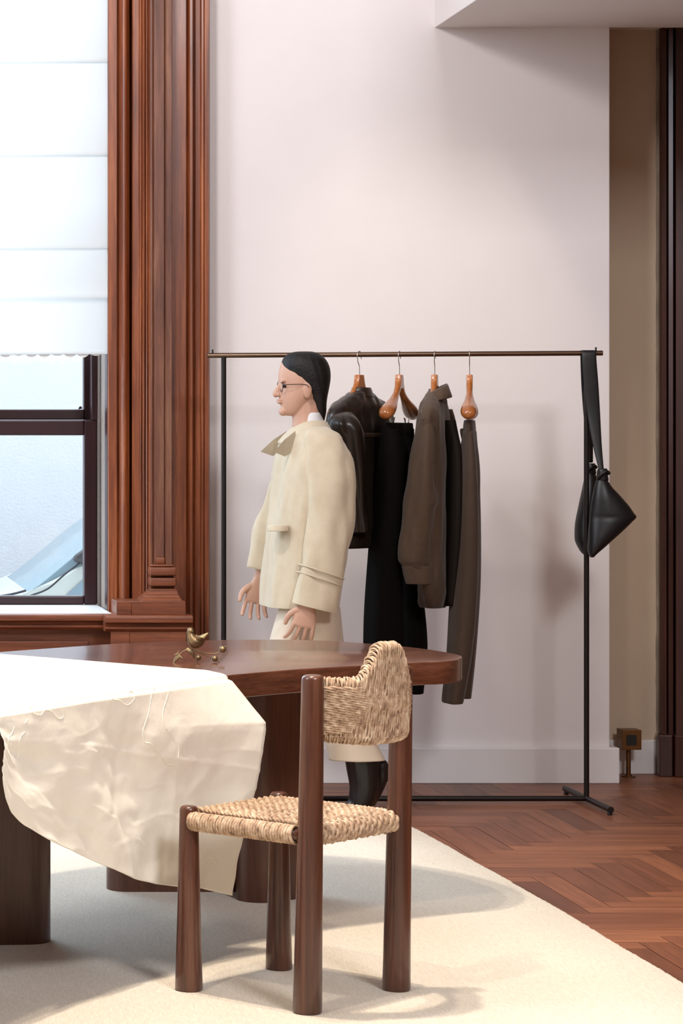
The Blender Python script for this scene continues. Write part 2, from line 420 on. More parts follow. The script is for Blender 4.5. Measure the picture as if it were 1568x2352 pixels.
# dropped box at the ceiling
bm = bmesh.new(); box(bm, XB, 4.6, 7.9, YW+0.002, ZB, CZ); mod_bevel(struct('ceiling_box', bm, M['wall']), 0.003)
# baseboards
bm = bmesh.new()
tb = 0.03; zb = PZ(1718, YW-tb)
pl = [(XL, YW), (XL, YW-tb), (XC+tb, YW-tb), (XC+tb, YA-0.016), (XC, YA-0.016), (XC, YW)]
extrude_plan(bm, pl, 0, zb)
mod_bevel(struct('baseboard_front', bm, M['base']), 0.004)
bm = bmesh.new(); box(bm, XC+tb, PX(1508, YA), YA-0.016, YA, 0, PZ(1700, YA-0.016)); mod_bevel(struct('baseboard_recess', bm, M['base']), 0.003)

# ---- right door casing
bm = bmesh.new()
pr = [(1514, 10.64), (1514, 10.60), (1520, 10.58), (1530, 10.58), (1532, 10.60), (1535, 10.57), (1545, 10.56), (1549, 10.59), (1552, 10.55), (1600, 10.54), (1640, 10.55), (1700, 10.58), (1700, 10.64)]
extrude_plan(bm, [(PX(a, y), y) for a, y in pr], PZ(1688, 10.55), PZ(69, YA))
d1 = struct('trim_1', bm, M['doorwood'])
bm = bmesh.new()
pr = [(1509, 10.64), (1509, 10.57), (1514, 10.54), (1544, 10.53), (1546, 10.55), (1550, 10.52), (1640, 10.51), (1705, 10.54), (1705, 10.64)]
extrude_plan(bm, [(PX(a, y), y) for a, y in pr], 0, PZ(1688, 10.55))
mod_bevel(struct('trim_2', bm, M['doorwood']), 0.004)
# ragged plaster edge along the door casing
bm = bmesh.new()
rs = []
zs = [i*0.025 for i in range(int(PZ(69, YA)/0.025)+1)]
for z in zs:
    wv = 0.006+0.004*noise.noise(Vector((z*9, 3, 0)))+0.002*noise.noise(Vector((z*50, 1, 0)))
    xe = PX(1508 if z < PZ(1688, 10.6) else 1513, 10.62)
    rs.append([(xe-wv, 10.641, z), (xe-wv, 10.634, z), (xe-wv*0.4, 10.622, z), (xe+0.006, 10.622, z), (xe+0.006, 10.641, z)])
rings(bm, rs); struct('trim_3', bm, M['rubble'])

# ---- window: casing, pilaster, sill
def plan(pr): return [(PX(a, y), y) for a, y in pr]
ZS = PZ(1408, 10.2)                           # top of the sill
def casing(name, pr, z0, z1, mat, sm=True):
    bm = bmesh.new(); extrude_plan(bm, plan(pr), z0, z1)
    return autosmooth(struct(name, bm, mat, sm), 22)
arc = lambda a, b, y, d, n=6: [(a+(b-a)*i/n, y-d*math.sin(math.pi*i/n)) for i in range(n+1)]
back = [(480, 10.42), (247, 10.42)]
A = [(247, 10.36), (247, 10.300), (249, 10.292), (268, 10.290), (270, 10.296), (271.5, 10.300), (273, 10.292)]
A += arc(275, 297, 10.288, 0.022) + [(298, 10.34), (302.5, 10.345), (303, 10.272), (306, 10.266), (318, 10.265)]
A += [(319.5, 10.262)]+arc(321, 326, 10.252, 0.004, 4)+arc(328, 334, 10.235, 0.006, 4)+arc(335.5, 340, 10.215, 0.004, 4)+[(342, 10.20), (345, 10.185)]
A += [(345, 10.42)]
casing('trim_4', A, ZS, CZ, M['mahogany'])
B_ = [(345, 10.42), (345.2, 10.178), (349, 10.176), (354, 10.184), (357, 10.182), (376.5, 10.182), (377.5, 10.190), (378.5, 10.178), (382, 10.166), (394, 10.166), (395, 10.175), (395-5, 10.30), (390, 10.42)]
casing('trim_5', B_, ZS, CZ, M['mahogany_worn'])
C_ = [(388, 10.42), (388, 10.238), (405, 10.236), (427, 10.236), (429, 10.246), (431, 10.25), (433, 10.238), (436, 10.232), (442, 10.232), (444, 10.262), (446, 10.264)]
C_ += [(449, 10.258), (459, 10.255), (461, 10.246), (463, 10.243), (467, 10.243), (468.5, 10.249), (470, 10.243), (479, 10.24), (480, 10.245), (482.5, 10.42)]
casing('trim_6', C_, 0.0, CZ, M['mahogany'])
# pilaster base mouldings and plinth
zt = lambda y: PZ(y, 10.15)
bm = bmesh.new()
def slab(x0, x1, yf, ya, yb, X0b=None):
    box(bm, PX(x0, yf), PX(x1, yf), yf, 10.30, zt(ya), zt(yb))
slab(345, 399, 10.155, 1302, 1297)
slab(345, 404.5, 10.135, 1322, 1303)
slab(345, 399, 10.165, 1327, 1322)
slab(345, 404.5, 10.135, 1346, 1327)
slab(345, 401, 10.160, 1352, 1346)
slab(344, 405, 10.140, 1357, 1352)
slab(357.5, 379, 10.172, 1297, 1281)
mod_bevel(struct('trim_7', bm, M['mahogany_h'], True), 0.004, 3)
bm = bmesh.new()
rs = []
for (xa, xb, yf, yy) in ((343, 406, 10.140, 1356), (338, 408, 10.132, 1364), (334, 411, 10.122, 1367), (333, 412, 10.120, 1370), (328, 416, 10.108, 1374), (324, 418, 10.100, 1379)):
    z = zt(yy); rs.append([(PX(xa, yf), yf, z), (PX(xb, yf), yf, z), (PX(xb, yf), 10.30, z), (PX(xa, yf), 10.30, z)])
rings(bm, rs); struct('trim_8', bm, M['mahogany_h'], False)
bm = bmesh.new()
box(bm, PX(303, 10.09), PX(426, 10.09), 10.09, 10.30, ZS, zt(1379))
box(bm, PX(267, 10.11), PX(303, 10.09), 10.10, 10.30, ZS, zt(1379.5))
mod_bevel(struct('trim_9', bm, M['mahogany_h']), 0.002)

# sill board with nosing, plinth part stands forward
def nosing(name, x0, x1, yf, yb, prof, mat, endL=True):
    bm = bmesh.new(); rs = []
    for X, sg in ((x0, 1), (x1, -1)):
        rs.append([(X, yf+d, z) for d, z in prof]+[(X, yb, prof[-1][1]), (X, yb, prof[0][1])])
    # outline swept in x
    V0 = [bm.verts.new(p) for p in rs[0]]; V1 = [bm.verts.new(p) for p in rs[1]]; m_ = len(V0)
    for i in range(m_):
        j = (i+1) % m_; bm.faces.new((V0[i], V0[j], V1[j], V1[i]))
    bm.faces.new(V0[::-1]); bm.faces.new(V1)
    return autosmooth(struct(name, bm, mat, True), 30)
z0 = ZS
prof = [(0.010, z0), (0.002, z0-0.004), (0.0, z0-0.012), (0.003, z0-0.026), (0.018, z0-0.030), (0.024, z0-0.036), (0.026, z0-0.043), (0.012, z0-0.045), (0.012, z0-0.052), (0.022, z0-0.060), (0.030, z0-0.063)]
nosing('trim_10', -2.1, PX(242, 10.14), 10.14, 10.36, prof, M['mahogany_h'])
nosing('trim_11', PX(243, 10.04), PX(443, 10.04), 10.04, 10.36, prof, M['mahogany_h'])
# sill top behind nosing (white painted), deep to the sash
bm = bmesh.new(); box(bm, -2.1, PX(247, 10.30)-0.001, 10.16, 10.72, z0-0.02, z0+0.0015); struct('trim_12', bm, M['sill'])
# panelling below
bm = bmesh.new()
box(bm, -2.1, PX(262, 10.22), 10.22, 10.40, 0, z0-0.06)
box(bm, -2.1, PX(203, 10.19), 10.19, 10.24, z0-0.40, z0-0.11)
box(bm, -2.1, PX(243, 10.2), 10.20, 10.24, 0, z0-0.42)
mod_bevel(struct('wall_panel', bm, M['mahogany_h']), 0.003)
bm = bmesh.new()
pr = [(254, 10.40), (254, 10.072), (297, 10.07), (298, 10.073), (390, 10.073), (391, 10.07), (428, 10.07), (428, 10.40)]
extrude_plan(bm, plan(pr), 0, z0-0.062); mod_bevel(struct('trim_13', bm, M['mahogany_h']), 0.002)

# window reveal (jamb)
bm = bmesh.new()
zr = z0
pr = [(222.5, 10.74), (222.5, 10.70), (223.5, 10.68), (227, 10.63), (228, 10.64), (230, 10.60), (231.5, 10.61), (234, 10.56), (236, 10.54), (241, 10.44), (242.5, 10.42), (243.0, 10.41), (243, 10.40), (243.5, 10.40)]
extrude_plan(bm, plan(pr)+[(PX(262, 10.42), 10.42), (PX(262, 10.42), 10.9), (PX(222.5, 10.74), 10.9)], zr-0.05, CZ)
jr = struct('trim_14', bm, M['reveal'])
bm = bmesh.new(); box(bm, PX(243.2, 10.38), PX(246, 10.36), 10.34, 10.42, zr, CZ); struct('trim_15', bm, M['sash'])
# walls outside the window bay (closing the room)
bm = bmesh.new(); box(bm, -3.6, -2.1, 10.3, 10.9, 0, CZ); box(bm, -2.1, PX(222, 10.74), 10.45, 10.9, 0, z0-0.02); struct('wall_window', bm, M['wall'])

# sash windows
YS = 10.70
xr_ = PX(222, YS); xl_ = -1.95
win = empty('window_1', (0, 0, 0)); win['kind'] = 'structure'
bm = bmesh.new()
zlo = PZ(1388, YS); zmr0 = PZ(1000, YS); zmr1 = PZ(940, YS); ztop = CZ-0.05
xs = PX(192, YS)
box(bm, xs, xr_, YS-0.02, YS+0.045, zlo, PZ(964, YS))                      # right stile lower
box(bm, xl_, xs, YS-0.02, YS+0.045, zlo, PZ(1368, YS))                   # bottom rail
box(bm, xl_, xs, YS-0.02, YS+0.045, zmr0, PZ(965, YS))                   # meeting rail, lower sash
box(bm, xl_, xl_+0.06, YS-0.02, YS+0.045, zlo, zmr0+0.05)
for c in (-0.95,): box(bm, c-0.05, c+0.05, YS-0.02, YS+0.045, zlo, zmr0+0.05)
mod_bevel(link('lower_sash', bm, M['sash'], win, False), 0.006, 3)
bm = bmesh.new()
box(bm, PX(192, YS+0.05), xr_+0.01, YS+0.048, YS+0.10, PZ(965, YS), ztop)
box(bm, xl_, PX(192, YS+0.05), YS+0.03, YS+0.10, PZ(964, YS), zmr1)
box(bm, xl_, xl_+0.06, YS+0.048, YS+0.10, PZ(965, YS), ztop)
for c in (-0.95,): box(bm, c-0.05, c+0.05, YS+0.048, YS+0.1, PZ(965, YS), ztop)
mod_bevel(link('upper_sash', bm, M['sash'], win, False), 0.005, 3)
bm = bmesh.new(); box(bm, PX(208, YS), xr_+0.01, YS-0.03, YS+0.05, PZ(965, YS), ztop); mod_bevel(link('stop_bead', bm, M['sash'], win, False), 0.004, 2)
bm = bmesh.new(); box(bm, xl_, xs, YS+0.01, YS+0.014, PZ(1370, YS), zmr0+0.002); link('lower_pane', bm, M['glass'], win, False)
bm = bmesh.new(); box(bm, xl_, PX(192, YS+0.05), YS+0.075, YS+0.079, zmr1-0.002, ztop); up = link('upper_pane', bm, M['glass'], win, False)
bm = bmesh.new()
tube(bm, smoothpath([P(182, 940, YS+0.02), P(182.5, 937, YS+0.02), P(185, 935, YS+0.02), P(187, 939, YS+0.02)], 4), 0.004, 6)
link('sash_catch', bm, M['sash'], win)
# lettering on the upper pane, read from the street, so mirrored from the room
cu = bpy.data.curves.new('window_lettering', 'FONT'); cu.body = 'RENA'; cu.size = 0.118; cu.extrude = 0.0005; cu.space_character = 1.35
lt = bpy.data.objects.new('window_lettering', cu); COL.objects.link(lt)
dg = bpy.context.evaluated_depsgraph_get(); dg.update()
lm = bpy.data.meshes.new_from_object(lt.evaluated_get(dg)); bpy.data.objects.remove(lt, do_unlink=True)
lm.materials.clear(); lm.materials.append(M['shirtwhite'])
lt = bpy.data.objects.new('lettering', lm); COL.objects.link(lt); lt.parent = win
lt.location = (PX(172, YS+0.084), YS+0.084, PZ(493, YS+0.084)); lt.rotation_euler = (R(90), 0, R(180))
lt['label'] = 'white lettering on the upper pane'

# roman blind
YB = 10.335
bl = empty('roman_blind', (PX(120, YB), YB, PZ(815, YB)))
tag(bl, 'white translucent roman blind hanging in the tall window', 'blind')
def off(o, root):
    o.parent = root; o.matrix_parent_inverse = Matrix.Translation(-Vector(root.location)); return o
folds = [(-700, 0), (-290, 0), (-70, 0), (145, 0.012), (359, 0.012), (572, 0.014), (688, 0.030)]
XBL, XBR = -1.9, PX(246.6, YB)
bm = bmesh.new()
nx = 40
def blind_row(py, dy, sag=4):
    r = []
    for i in range(nx+1):
        X = XBL+(XBR-XBL)*i/nx; t = (XBR-X)/0.6
        s = -4+sag*min(1, t) if py > 100 else 0
        r.append(Vector((X, YB-dy, PZ(py+s, YB))))
    return r
rowsB = []
rowsB.append(blind_row(-640, 0.0))
prev = -640
for f in (-505, -290, -70, 145, 359, 572):
    rowsB.append(blind_row(prev+12, 0.004)); rowsB.append(blind_row((prev+f)/2, 0.007)); rowsB.append(blind_row(f-14, 0.012)); rowsB.append(blind_row(f-4, 0.020)); rowsB.append(blind_row(f+1, 0.021)); rowsB.append(blind_row(f+3, 0.012)); rowsB.append(blind_row(f-6, 0.0)); prev = f
rowsB += [blind_row(590, 0.006), blind_row(640, 0.016), blind_row(672, 0.030), blind_row(686, 0.034), blind_row(689, 0.030), blind_row(684, 0.012), blind_row(676, 0.004)]
rowsB += [blind_row(700, 0.002), blind_row(760, 0.0), blind_row(806, 0.0), blind_row(815, 0.0), blind_row(817, -0.004)]
rings(bm, rowsB, cap=False, closed=False)
o = link('blind_fabric', bm, M['blind'], None); off(o, bl); autosmooth(o, 60)
bm = bmesh.new()
rsx = []
for i in range(421):
    X = PX(236, YB)-i*0.0032; ph_ = (i % 16)/16
    zz = PZ(813, YB)-0.014*math.sin(math.pi*ph_)*(1 if (i//16) % 3 else 0.5)
    rsx.append([(X, YB+0.012, PZ(806, YB)), (X, YB+0.012, zz)])
rings(bm, rsx, cap=False, closed=False)
off(link('scalloped_lining', bm, M['shirtwhite'], None, False), bl)

# ------------------------------------------------------------------ outside
bm = bmesh.new(); box(bm, -9, 9, 16.0, 16.4, -1.2, 3.4)
fac = link('street_facade', bm, M['facade'], None, False); tag(fac, 'pale blue-white stucco building front across the street outside the window', 'building')
bm = bmesh.new(); box(bm, -9, 9, 11.0, 16.0, -1.3, -1.2); g_ = struct('ground_outside', bm, M['ground'])
# parked car, only its sloping windscreen shows at the foot of the pane
YC = 13.3
car = empty('car', (PX(150, YC), YC+0.8, -1.2)); tag(car, 'pale parked car outside whose sloping windscreen shows through the lower pane', 'car')
def prism(bm, pts, y0, y1, taper=0.0):
    a = [bm.verts.new((p.x, y0, p.z)) for p in pts]; b = [bm.verts.new((p.x, y1, p.z)) for p in pts]; n_ = len(pts)
    for i in range(n_): bm.faces.new((a[i], a[(i+1) % n_], b[(i+1) % n_], b[i]))
    bm.faces.new(a[::-1]); bm.faces.new(b)
Q = lambda x, y: P(x, y, YC)
bm = bmesh.new()
body = [Q(-520, 1500), Q(-460, 1455), Q(-300, 1428), Q(-60, 1398), Q(40, 1374), Q(52, 1366)]+[Q(52+10*i, 1366-6.2*i) for i in range(0, 1)]
body += [Q(120, 1334), Q(192, 1296), Q(300, 1254), Q(520, 1230), Q(700, 1250), Q(820, 1330), Q(900, 1500), Q(900, 1850), Q(-520, 1850)]
prism(bm, body, YC, YC+1.6); off(mod_bevel(link('body', bm, M['carpaint'], None, True), 0.03, 3), car)
bm = bmesh.new()
ws = [Q(50, 1370), Q(90, 1343), Q(140, 1302), Q(192, 1258), Q(250, 1214), Q(330, 1170), Q(400, 1160), Q(420, 1235), Q(300, 1262), Q(192, 1300), Q(120, 1338)]
prism(bm, ws, YC+0.02, YC+1.5); off(mod_bevel(link('windscreen', bm, M['carglass'], None, True), 0.02, 3), car)
bm = bmesh.new(); prism(bm, [Q(168, 1288), Q(170, 1276), Q(185, 1266), Q(215, 1252), Q(240, 1258), Q(235, 1280), Q(190, 1296)], YC-0.06, YC+0.02); off(mod_bevel(link('wing_mirror', bm, M['rubber'], None), 0.01, 3), car)
bm = bmesh.new(); prism(bm, [Q(150, 1368), Q(192, 1330), Q(300, 1262), Q(420, 1240), Q(520, 1330), Q(500, 1368)], YC-0.01, YC+0.02); off(link('side_window', bm, M['carglass'], None, False), car)
bm = bmesh.new()
tube(bm, smoothpath([P(-10, 1371, YC-0.03), P(30, 1364, YC-0.03), P(60, 1356, YC-0.03)], 6), 0.006, 6)
tube(bm, smoothpath([P(70, 1368, YC-0.05), P(110, 1352, YC-0.03), P(150, 1318, YC-0.03), P(190, 1288, YC-0.03)], 6), 0.005, 6)
off(link('wiper', bm, M['rubber'], None), car)
for xx in (-330, 640):
    bm = bmesh.new(); c = Q(xx, 1800); bmesh.ops.create_cone(bm, cap_ends=True, segments=28, radius1=0.31, radius2=0.31, depth=0.2, matrix=Matrix.Translation((c.x, YC+0.09, -0.89)) @ Matrix.Rotation(R(90), 4, 'X'))
    off(mod_bevel(link('wheel', bm, M['rubber'], None), 0.03, 3), car)

# ------------------------------------------------------------------ rug
bm = bmesh.new()
ys = [3.2+(9.14-3.2)*i/150 for i in range(151)]
def edge_x(y):
    t = (y-6.2)/2.9
    return 2.155-0.02*t-0.055*max(0, t)**2+0.006*noise.noise(Vector((y*2.2, 0, 0)))+0.0025*noise.noise(Vector((y*22, 5, 0)))
zr1 = 0.008
L_ = []
for y in ys:
    ex = edge_x(y)
    L_.append([(-3.2, y, 0.0), (-3.2, y, zr1)]+[(-3.2+(ex-0.004+3.2)*k/24, y, zr1+0.0006*noise.noise(Vector((k*1.3, y*3, 0)))) for k in range(1, 25)]+[(ex, y, zr1-0.003), (ex, y, 0.0)])
rings(bm, L_)
rg = link('area_rug', bm, M['rug'], None); autosmooth(rg, 40)
tag(rg, 'cream flat-woven wool rug under the table and chair', 'rug')
bm = bmesh.new()
for i in range(1500):
    y = 3.9+5.2*i/1500+random.uniform(-0.002, 0.002); x = edge_x(y)-0.002; l = random.uniform(0.004, 0.011)
    tube(bm, [(x, y, zr1-0.003), (x+l*0.6, y+random.uniform(-0.003, 0.003), zr1-0.003), (x+l, y+random.uniform(-0.006, 0.006), 0.002)], 0.0006, 3, cap=False)
fr = link('edge_fuzz', bm, M['rug'], rg); fr['kind'] = 'stuff'

# ------------------------------------------------------------------ table
TZ = 0.74; TT = 0.064
top = [(1.09, 6.889), (1.293, 7.059), (1.480, 7.168), (1.638, 7.262), (1.775, 7.31), (1.845, 7.46), (1.852, 7.56), (1.79, 7.80), (1.596, 8.052), (1.447, 8.115), (1.212, 8.085), (0.959, 7.99),
       (0.5335, 7.64), (-0.05, 7.08), (-0.42, 6.55), (-0.42, 5.95), (-0.1, 5.42), (0.12, 5.45), (0.4167, 5.98), (0.66, 6.33)]
tpts = roundpoly(top, [0.012, 0.08, 0.08, 0.08, 0.08, 0.06, 0.05, 0.12, 0.12, 0.1, 0.1, 0.15, 0.3, 0.3, 0.2, 0.2, 0.15, 0.15, 0.15, 0.15], 6)
tab = empty('table', (0.75, 6.9, 0)); tag(tab, 'large irregular walnut table with thick top and slab legs on the cream rug', 'table')
bm = bmesh.new(); extrude_plan(bm, tpts, TZ-TT, TZ)
o = off(mod_bevel(link('tabletop', bm, M['walnut_h'], None, True), 0.004, 3, 50), tab)
def slableg(c, L, T, ang, z1=TZ-TT, mat='walnut_v'):
    bm = bmesh.new(); pts = []
    n_ = 12; r = T/2
    for k in range(n_+1):
        a = -math.pi/2+math.pi*k/n_; pts.append((L/2-r+r*math.cos(a), r*math.sin(a)))
    for k in range(n_+1):
        a = math.pi/2+math.pi*k/n_; pts.append((-L/2+r+r*math.cos(a), r*math.sin(a)))
    ca, sa = math.cos(ang), math.sin(ang)
    extrude_plan(bm, [(c[0]+x*ca-y*sa, c[1]+x*sa+y*ca) for x, y in pts], zr1, z1)
    return off(link('leg', bm, M[mat], None, True), tab)
for o in (slableg((0.30, 7.04), 0.66, 0.13, R(4)), slableg((1.09, 7.87), 0.44, 0.12, R(0)), slableg((1.345, 7.72), 0.25, 0.13, R(35)), slableg((0.1, 6.1), 0.4, 0.13, R(70))): autosmooth(o, 40)

# ------------------------------------------------------------------ tablecloth
NU, NT, NV = 110, 26, 120
def lerp(a, b, t): return a+(b-a)*t
def piece(pts, u):
    for (u0, p0), (u1, p1) in zip(pts, pts[1:]):
        if u <= u1:
            t = (u-u0)/(u1-u0); return tuple(lerp(a, b, t) for a, b in zip(p0, p1))
    return pts[-1][1]
nrm_edge = Vector((0.804, -0.595, 0))
eps = [(0.0, (0.395, 5.945)), (0.05, (0.418, 5.982)), (0.36, (0.655, 6.332)), (1.0, (1.066, 6.862))]
bot = [(0, (-4, 1790)), (0.03, (4, 1835)), (0.06, (16, 1864)), (0.12, (52, 1897)), (0.2, (105, 1928)), (0.38, (200, 1975)), (0.55, (300, 2017)), (0.66, (350, 2030)), (0.78, (410, 2037)), (0.88, (456, 2040)), (1.0, (523, 2056))]
bulge = [(0, 0), (0.2, 80), (0.235, 80), (0.38, 64), (0.6, 38), (0.8, 19), (1, 0)]
def interp1(tab_, t):
    for (a, x), (b, y) in zip(tab_, tab_[1:]):
        if t <= b: return lerp(x, y, (t-a)/(b-a))
    return tab_[-1][1]
G = []
ft = [0.03+i*0 for i in range(NU+1)]
cols = []
for i in range(NU+1):
    u = i/NU
    e = Vector(piece(eps, u)).to_3d(); e.z = TZ+0.003
    bk = Vector((lerp(0.40, 1.066, u)*1.0, 0, 0))
    # rear boundary of the part that lies on the top
    b2 = Vector(piece([(0, (0.43, 7.60)), (0.3, (0.60, 7.436)), (1.0, (1.060, 6.958))], u)).to_3d(); b2.z = TZ+0.003
    if u > 0.97: b2 = b2.lerp(e, (u-0.97)/0.03*0.75)
    col = []
    for j in range(NT+1):
        t = j/NT; p = b2.lerp(e, t)
        d = 0.004*max(0, noise.noise(Vector((p.x*4, p.y*9, 1)))) * math.sin(math.pi*t)
        p.z += d; col.append(p)
    # rounded fold
    r = 0.012
    for a in (30, 60, 90):
        col.append(e+nrm_edge*(r*math.sin(R(a)))+Vector((0, 0, -r*(1-math.cos(R(a))))))
    st = col[-1]
    bx, by = piece(bot, u); Yb = st.y-0.035
    pe = P(bx, by, Yb)
    for j in range(1, NV+1):
        v = j/NV
        p = st.lerp(pe, v)
        s = interp1(bulge, v)*p.y/F * (max(0, (u-0.45)/0.55))**2.2
        p.x += s; p.y -= 0.0*s
        # left side: slight inward sweep
        amp = 0.010*min(1, v*3)
        fold = 0.9*math.sin(u*21+1.6*math.sin(v*3+u*4))*math.exp(-((v-0.55)/0.5)**2)
        fold += 1.2*noise.noise(Vector((u*7, v*3.2, 2)))+0.7*noise.noise(Vector((u*15, v*9, 7)))+0.9*max(0, 0.16-abs(noise.noise(Vector((u*5, v*4, 11)))))+0.7*max(0, 0.12-abs(noise.noise(Vector((u*8, v*6, 17)))))*2
        # pressed creases
        fold += 0.3*math.exp(-((u-0.72+0.02*v)/0.012)**2)+0.22*math.exp(-((v-(0.30+0.20*(u-0.4)))/0.014)**2)*(1 if u > 0.3 else 0)
        fold -= 0.5*math.exp(-((u-(0.28+0.30*v))/0.02)**2)+0.4*math.exp(-((u-(0.52-0.1*v))/0.015)**2)*(v < 0.7)
        p += nrm_edge*(amp*fold*0.8+0.008)
        col.append(p)
    cols.append(col)
bm = bmesh.new()
rings(bm, cols, cap=False, closed=False)
bmt = bm.copy(); bvh = BVHTree.FromBMesh(bmt); bmt.free()
clo = empty('tablecloth', (0.8, 6.6, TZ)); tag(clo, 'cream linen cloth with embroidered lines draped over the table corner', 'tablecloth')
lo = off(link('linen_cloth', bm, M['linen'], None, True), clo)
sm = lo.modifiers.new('thick', 'SOLIDIFY'); sm.thickness = 0.0016; sm.offset = 1
# embroidery laid on the cloth
def onto(px, py):
    d = P(px, py, 1.0)-Vector((0, 0, H)); d.normalize()
    h = bvh.ray_cast(Vector((0, 0, H)), d)
    return (h[0]-d*0.0022) if h[0] is not None else None
def stitch(bm, pts, r=0.0016, k=7):
    out = []
    for q in smoothpath([(a, b, 0) for a, b in pts], k):
        h = onto(q.x, q.y)
        if h is not None: out.append(h)
    if len(out) > 2: tube(bm, out, [r*(1+0.25*math.sin(i*2.2)) for i in range(len(out))], 5)
def emb(name, lines, r=0.0016, label=None):
    bm = bmesh.new()
    for l in lines: stitch(bm, l, r)
    o = off(link(name, bm, M['thread'], None), clo); return o
sc = lambda x, y: (x/2.6133, 1440+y/2.6133)
emb('embroidery', [[sc(*p) for p in l] for l in (
    [(590, 400), (600, 390), (640, 390), (680, 435), (715, 440), (760, 470), (800, 440), (805, 400), (775, 385), (770, 405), (790, 410)],
    [(755, 350), (790, 375), (800, 400)])])
emb('embroidery', [[sc(*p) for p in l] for l in (
    [(180, 480), (195, 515), (240, 530), (270, 500), (310, 510), (350, 550), (378, 540), (375, 500)],)], 0.0022)
emb('embroidery', [[sc(*p) for p in l] for l in (
    [(925, 360), (905, 430), (890, 520), (858, 620), (865, 690), (900, 700), (930, 740), (960, 770), (1000, 825), (1050, 830), (1058, 880)],
    [(1030, 320), (1000, 430), (975, 520), (985, 590), (1030, 650), (1070, 720), (1068, 790)])])
emb('embroidery', [[sc(*p) for p in l] for l in (
    [(85, 600), (70, 640), (50, 670), (48, 730), (62, 790), (90, 835)], [(60, 700), (75, 750), (85, 820)], [(165, 555), (150, 580)], [(150, 630), (118, 670), (112, 760), (95, 800)])], 0.0020)
mg = lambda x, y: (440+x/13.07, 1920+y/13.07)
emb('monogram', [[mg(*p) for p in l] for l in (
    [(580, 600), (545, 690), (440, 780), (430, 860), (490, 935), (550, 890), (590, 760), (640, 650), (725, 620)],
    [(720, 700), (685, 730), (705, 800), (690, 890), (650, 905)], [(600, 940), (640, 970), (700, 940)])], 0.0013)

# ------------------------------------------------------------------ bird ornament
YBd = 7.27
bd = empty('bird_ornament', (PX(455, YBd), YBd, TZ)); tag(bd, 'small antique brass bird perched on a berry twig on the table', 'ornament')
def bx_(x, y, dy=0): return P(380+x/9.8, 1430+y/9.8, YBd+dy)
def poly_tube(name, pts, rad, mat, flat=1.0, n=14, k=6, up=None, rend=True):
    bm = bmesh.new(); tube(bm, smoothpath(pts, k), smoothvals(rad, k), n, flat=flat, up=up, roundend=rend)
    return off(link(name, bm, M[mat], None), bd)
u_ = YBd/F/9.8
# body: breast-to-tail loft, with head
bm = bmesh.new()
tube(bm, smoothpath([bx_(545, 210), bx_(560, 270), bx_(590, 350), bx_(650, 420), bx_(740, 420), bx_(820, 360), bx_(890, 300), bx_(945, 255)], 6), smoothvals([x*u_ for x in (70, 85, 115, 150, 140, 95, 60, 34)], 6), 16, roundend=True)
ball(bm, bx_(562, 195), 84*u_, 1, 1, 1)
tube(bm, [bx_(520, 200), bx_(490, 222), bx_(466, 243)], [34*u_, 20*u_, 4*u_], 8)
body_ = remesh('bird_body', bm, M['antique'], None, 0.0012, 3); off(body_, bd)
bm = bmesh.new()
tube(bm, smoothpath([bx_(690, 290, -0.0165), bx_(750, 370, -0.0185), bx_(840, 400, -0.014), bx_(910, 330, -0.008), bx_(970, 250, -0.003)], 6), smoothvals([x*u_ for x in (20, 62, 60, 44, 10)], 6), 12, flat=0.28, up=(0, 0, 1), roundend=True)
off(link('wing', bm, M['antique'], None), bd)
bm = bmesh.new(); ball(bm, bx_(605, 208, -0.0098), 13*u_, seg=10); off(link('eye', bm, M['antique'], None), bd)
bm = bmesh.new()
tube(bm, smoothpath([bx_(480, 605), bx_(540, 580), bx_(640, 600), bx_(780, 650), bx_(900, 688), bx_(1060, 695), bx_(1160, 690), bx_(1225, 650)], 6), 11*u_, 8)
tube(bm, smoothpath([bx_(700, 625), bx_(790, 680), bx_(900, 735), bx_(1050, 785)], 6), smoothvals([12*u_, 14*u_, 14*u_, 9*u_], 6), 8)
tube(bm, smoothpath([bx_(655, 600), bx_(670, 680), bx_(695, 770), bx_(705, 860), bx_(700, 885)], 6), 12*u_, 8)
tube(bm, smoothpath([bx_(480, 605), bx_(400, 650), bx_(330, 700), bx_(280, 740), bx_(200, 830)], 6), 11*u_, 8)
off(link('twig', bm, M['antique'], None), bd)
for pts, rr in ((((470, 610), (540, 625), (610, 700), (655, 820)), (30, 62, 50, 8)), (((330, 700), (280, 760), (220, 840), (175, 910)), (10, 44, 46, 12)), (((300, 740), (340, 770), (380, 800), (410, 812)), (10, 30, 26, 6)), (((190, 735), (240, 715), (280, 690), (300, 620)), (6, 18, 20, 5))):
    poly_tube('leaf', [bx_(*p) for p in pts], [r*u_ for r in rr], 'antique', flat=0.3, up=(0.2, 0.3, 1), rend=False)
for c, r, s in (((1285, 600), 76, ((1340, 555), (1390, 522))), ((1110, 810), 70, ((1170, 850), (1218, 900))), ((740, 790), 62, None)):
    bm = bmesh.new(); ball(bm, bx_(c[0], c[1], -0.004), r*u_, 1, 1, 1)
    if s: tube(bm, [bx_(*s[0], -0.004), bx_(*s[1], -0.004)], [20*u_, 4*u_], 8)
    off(link('berry', bm, M['antique'], None), bd)

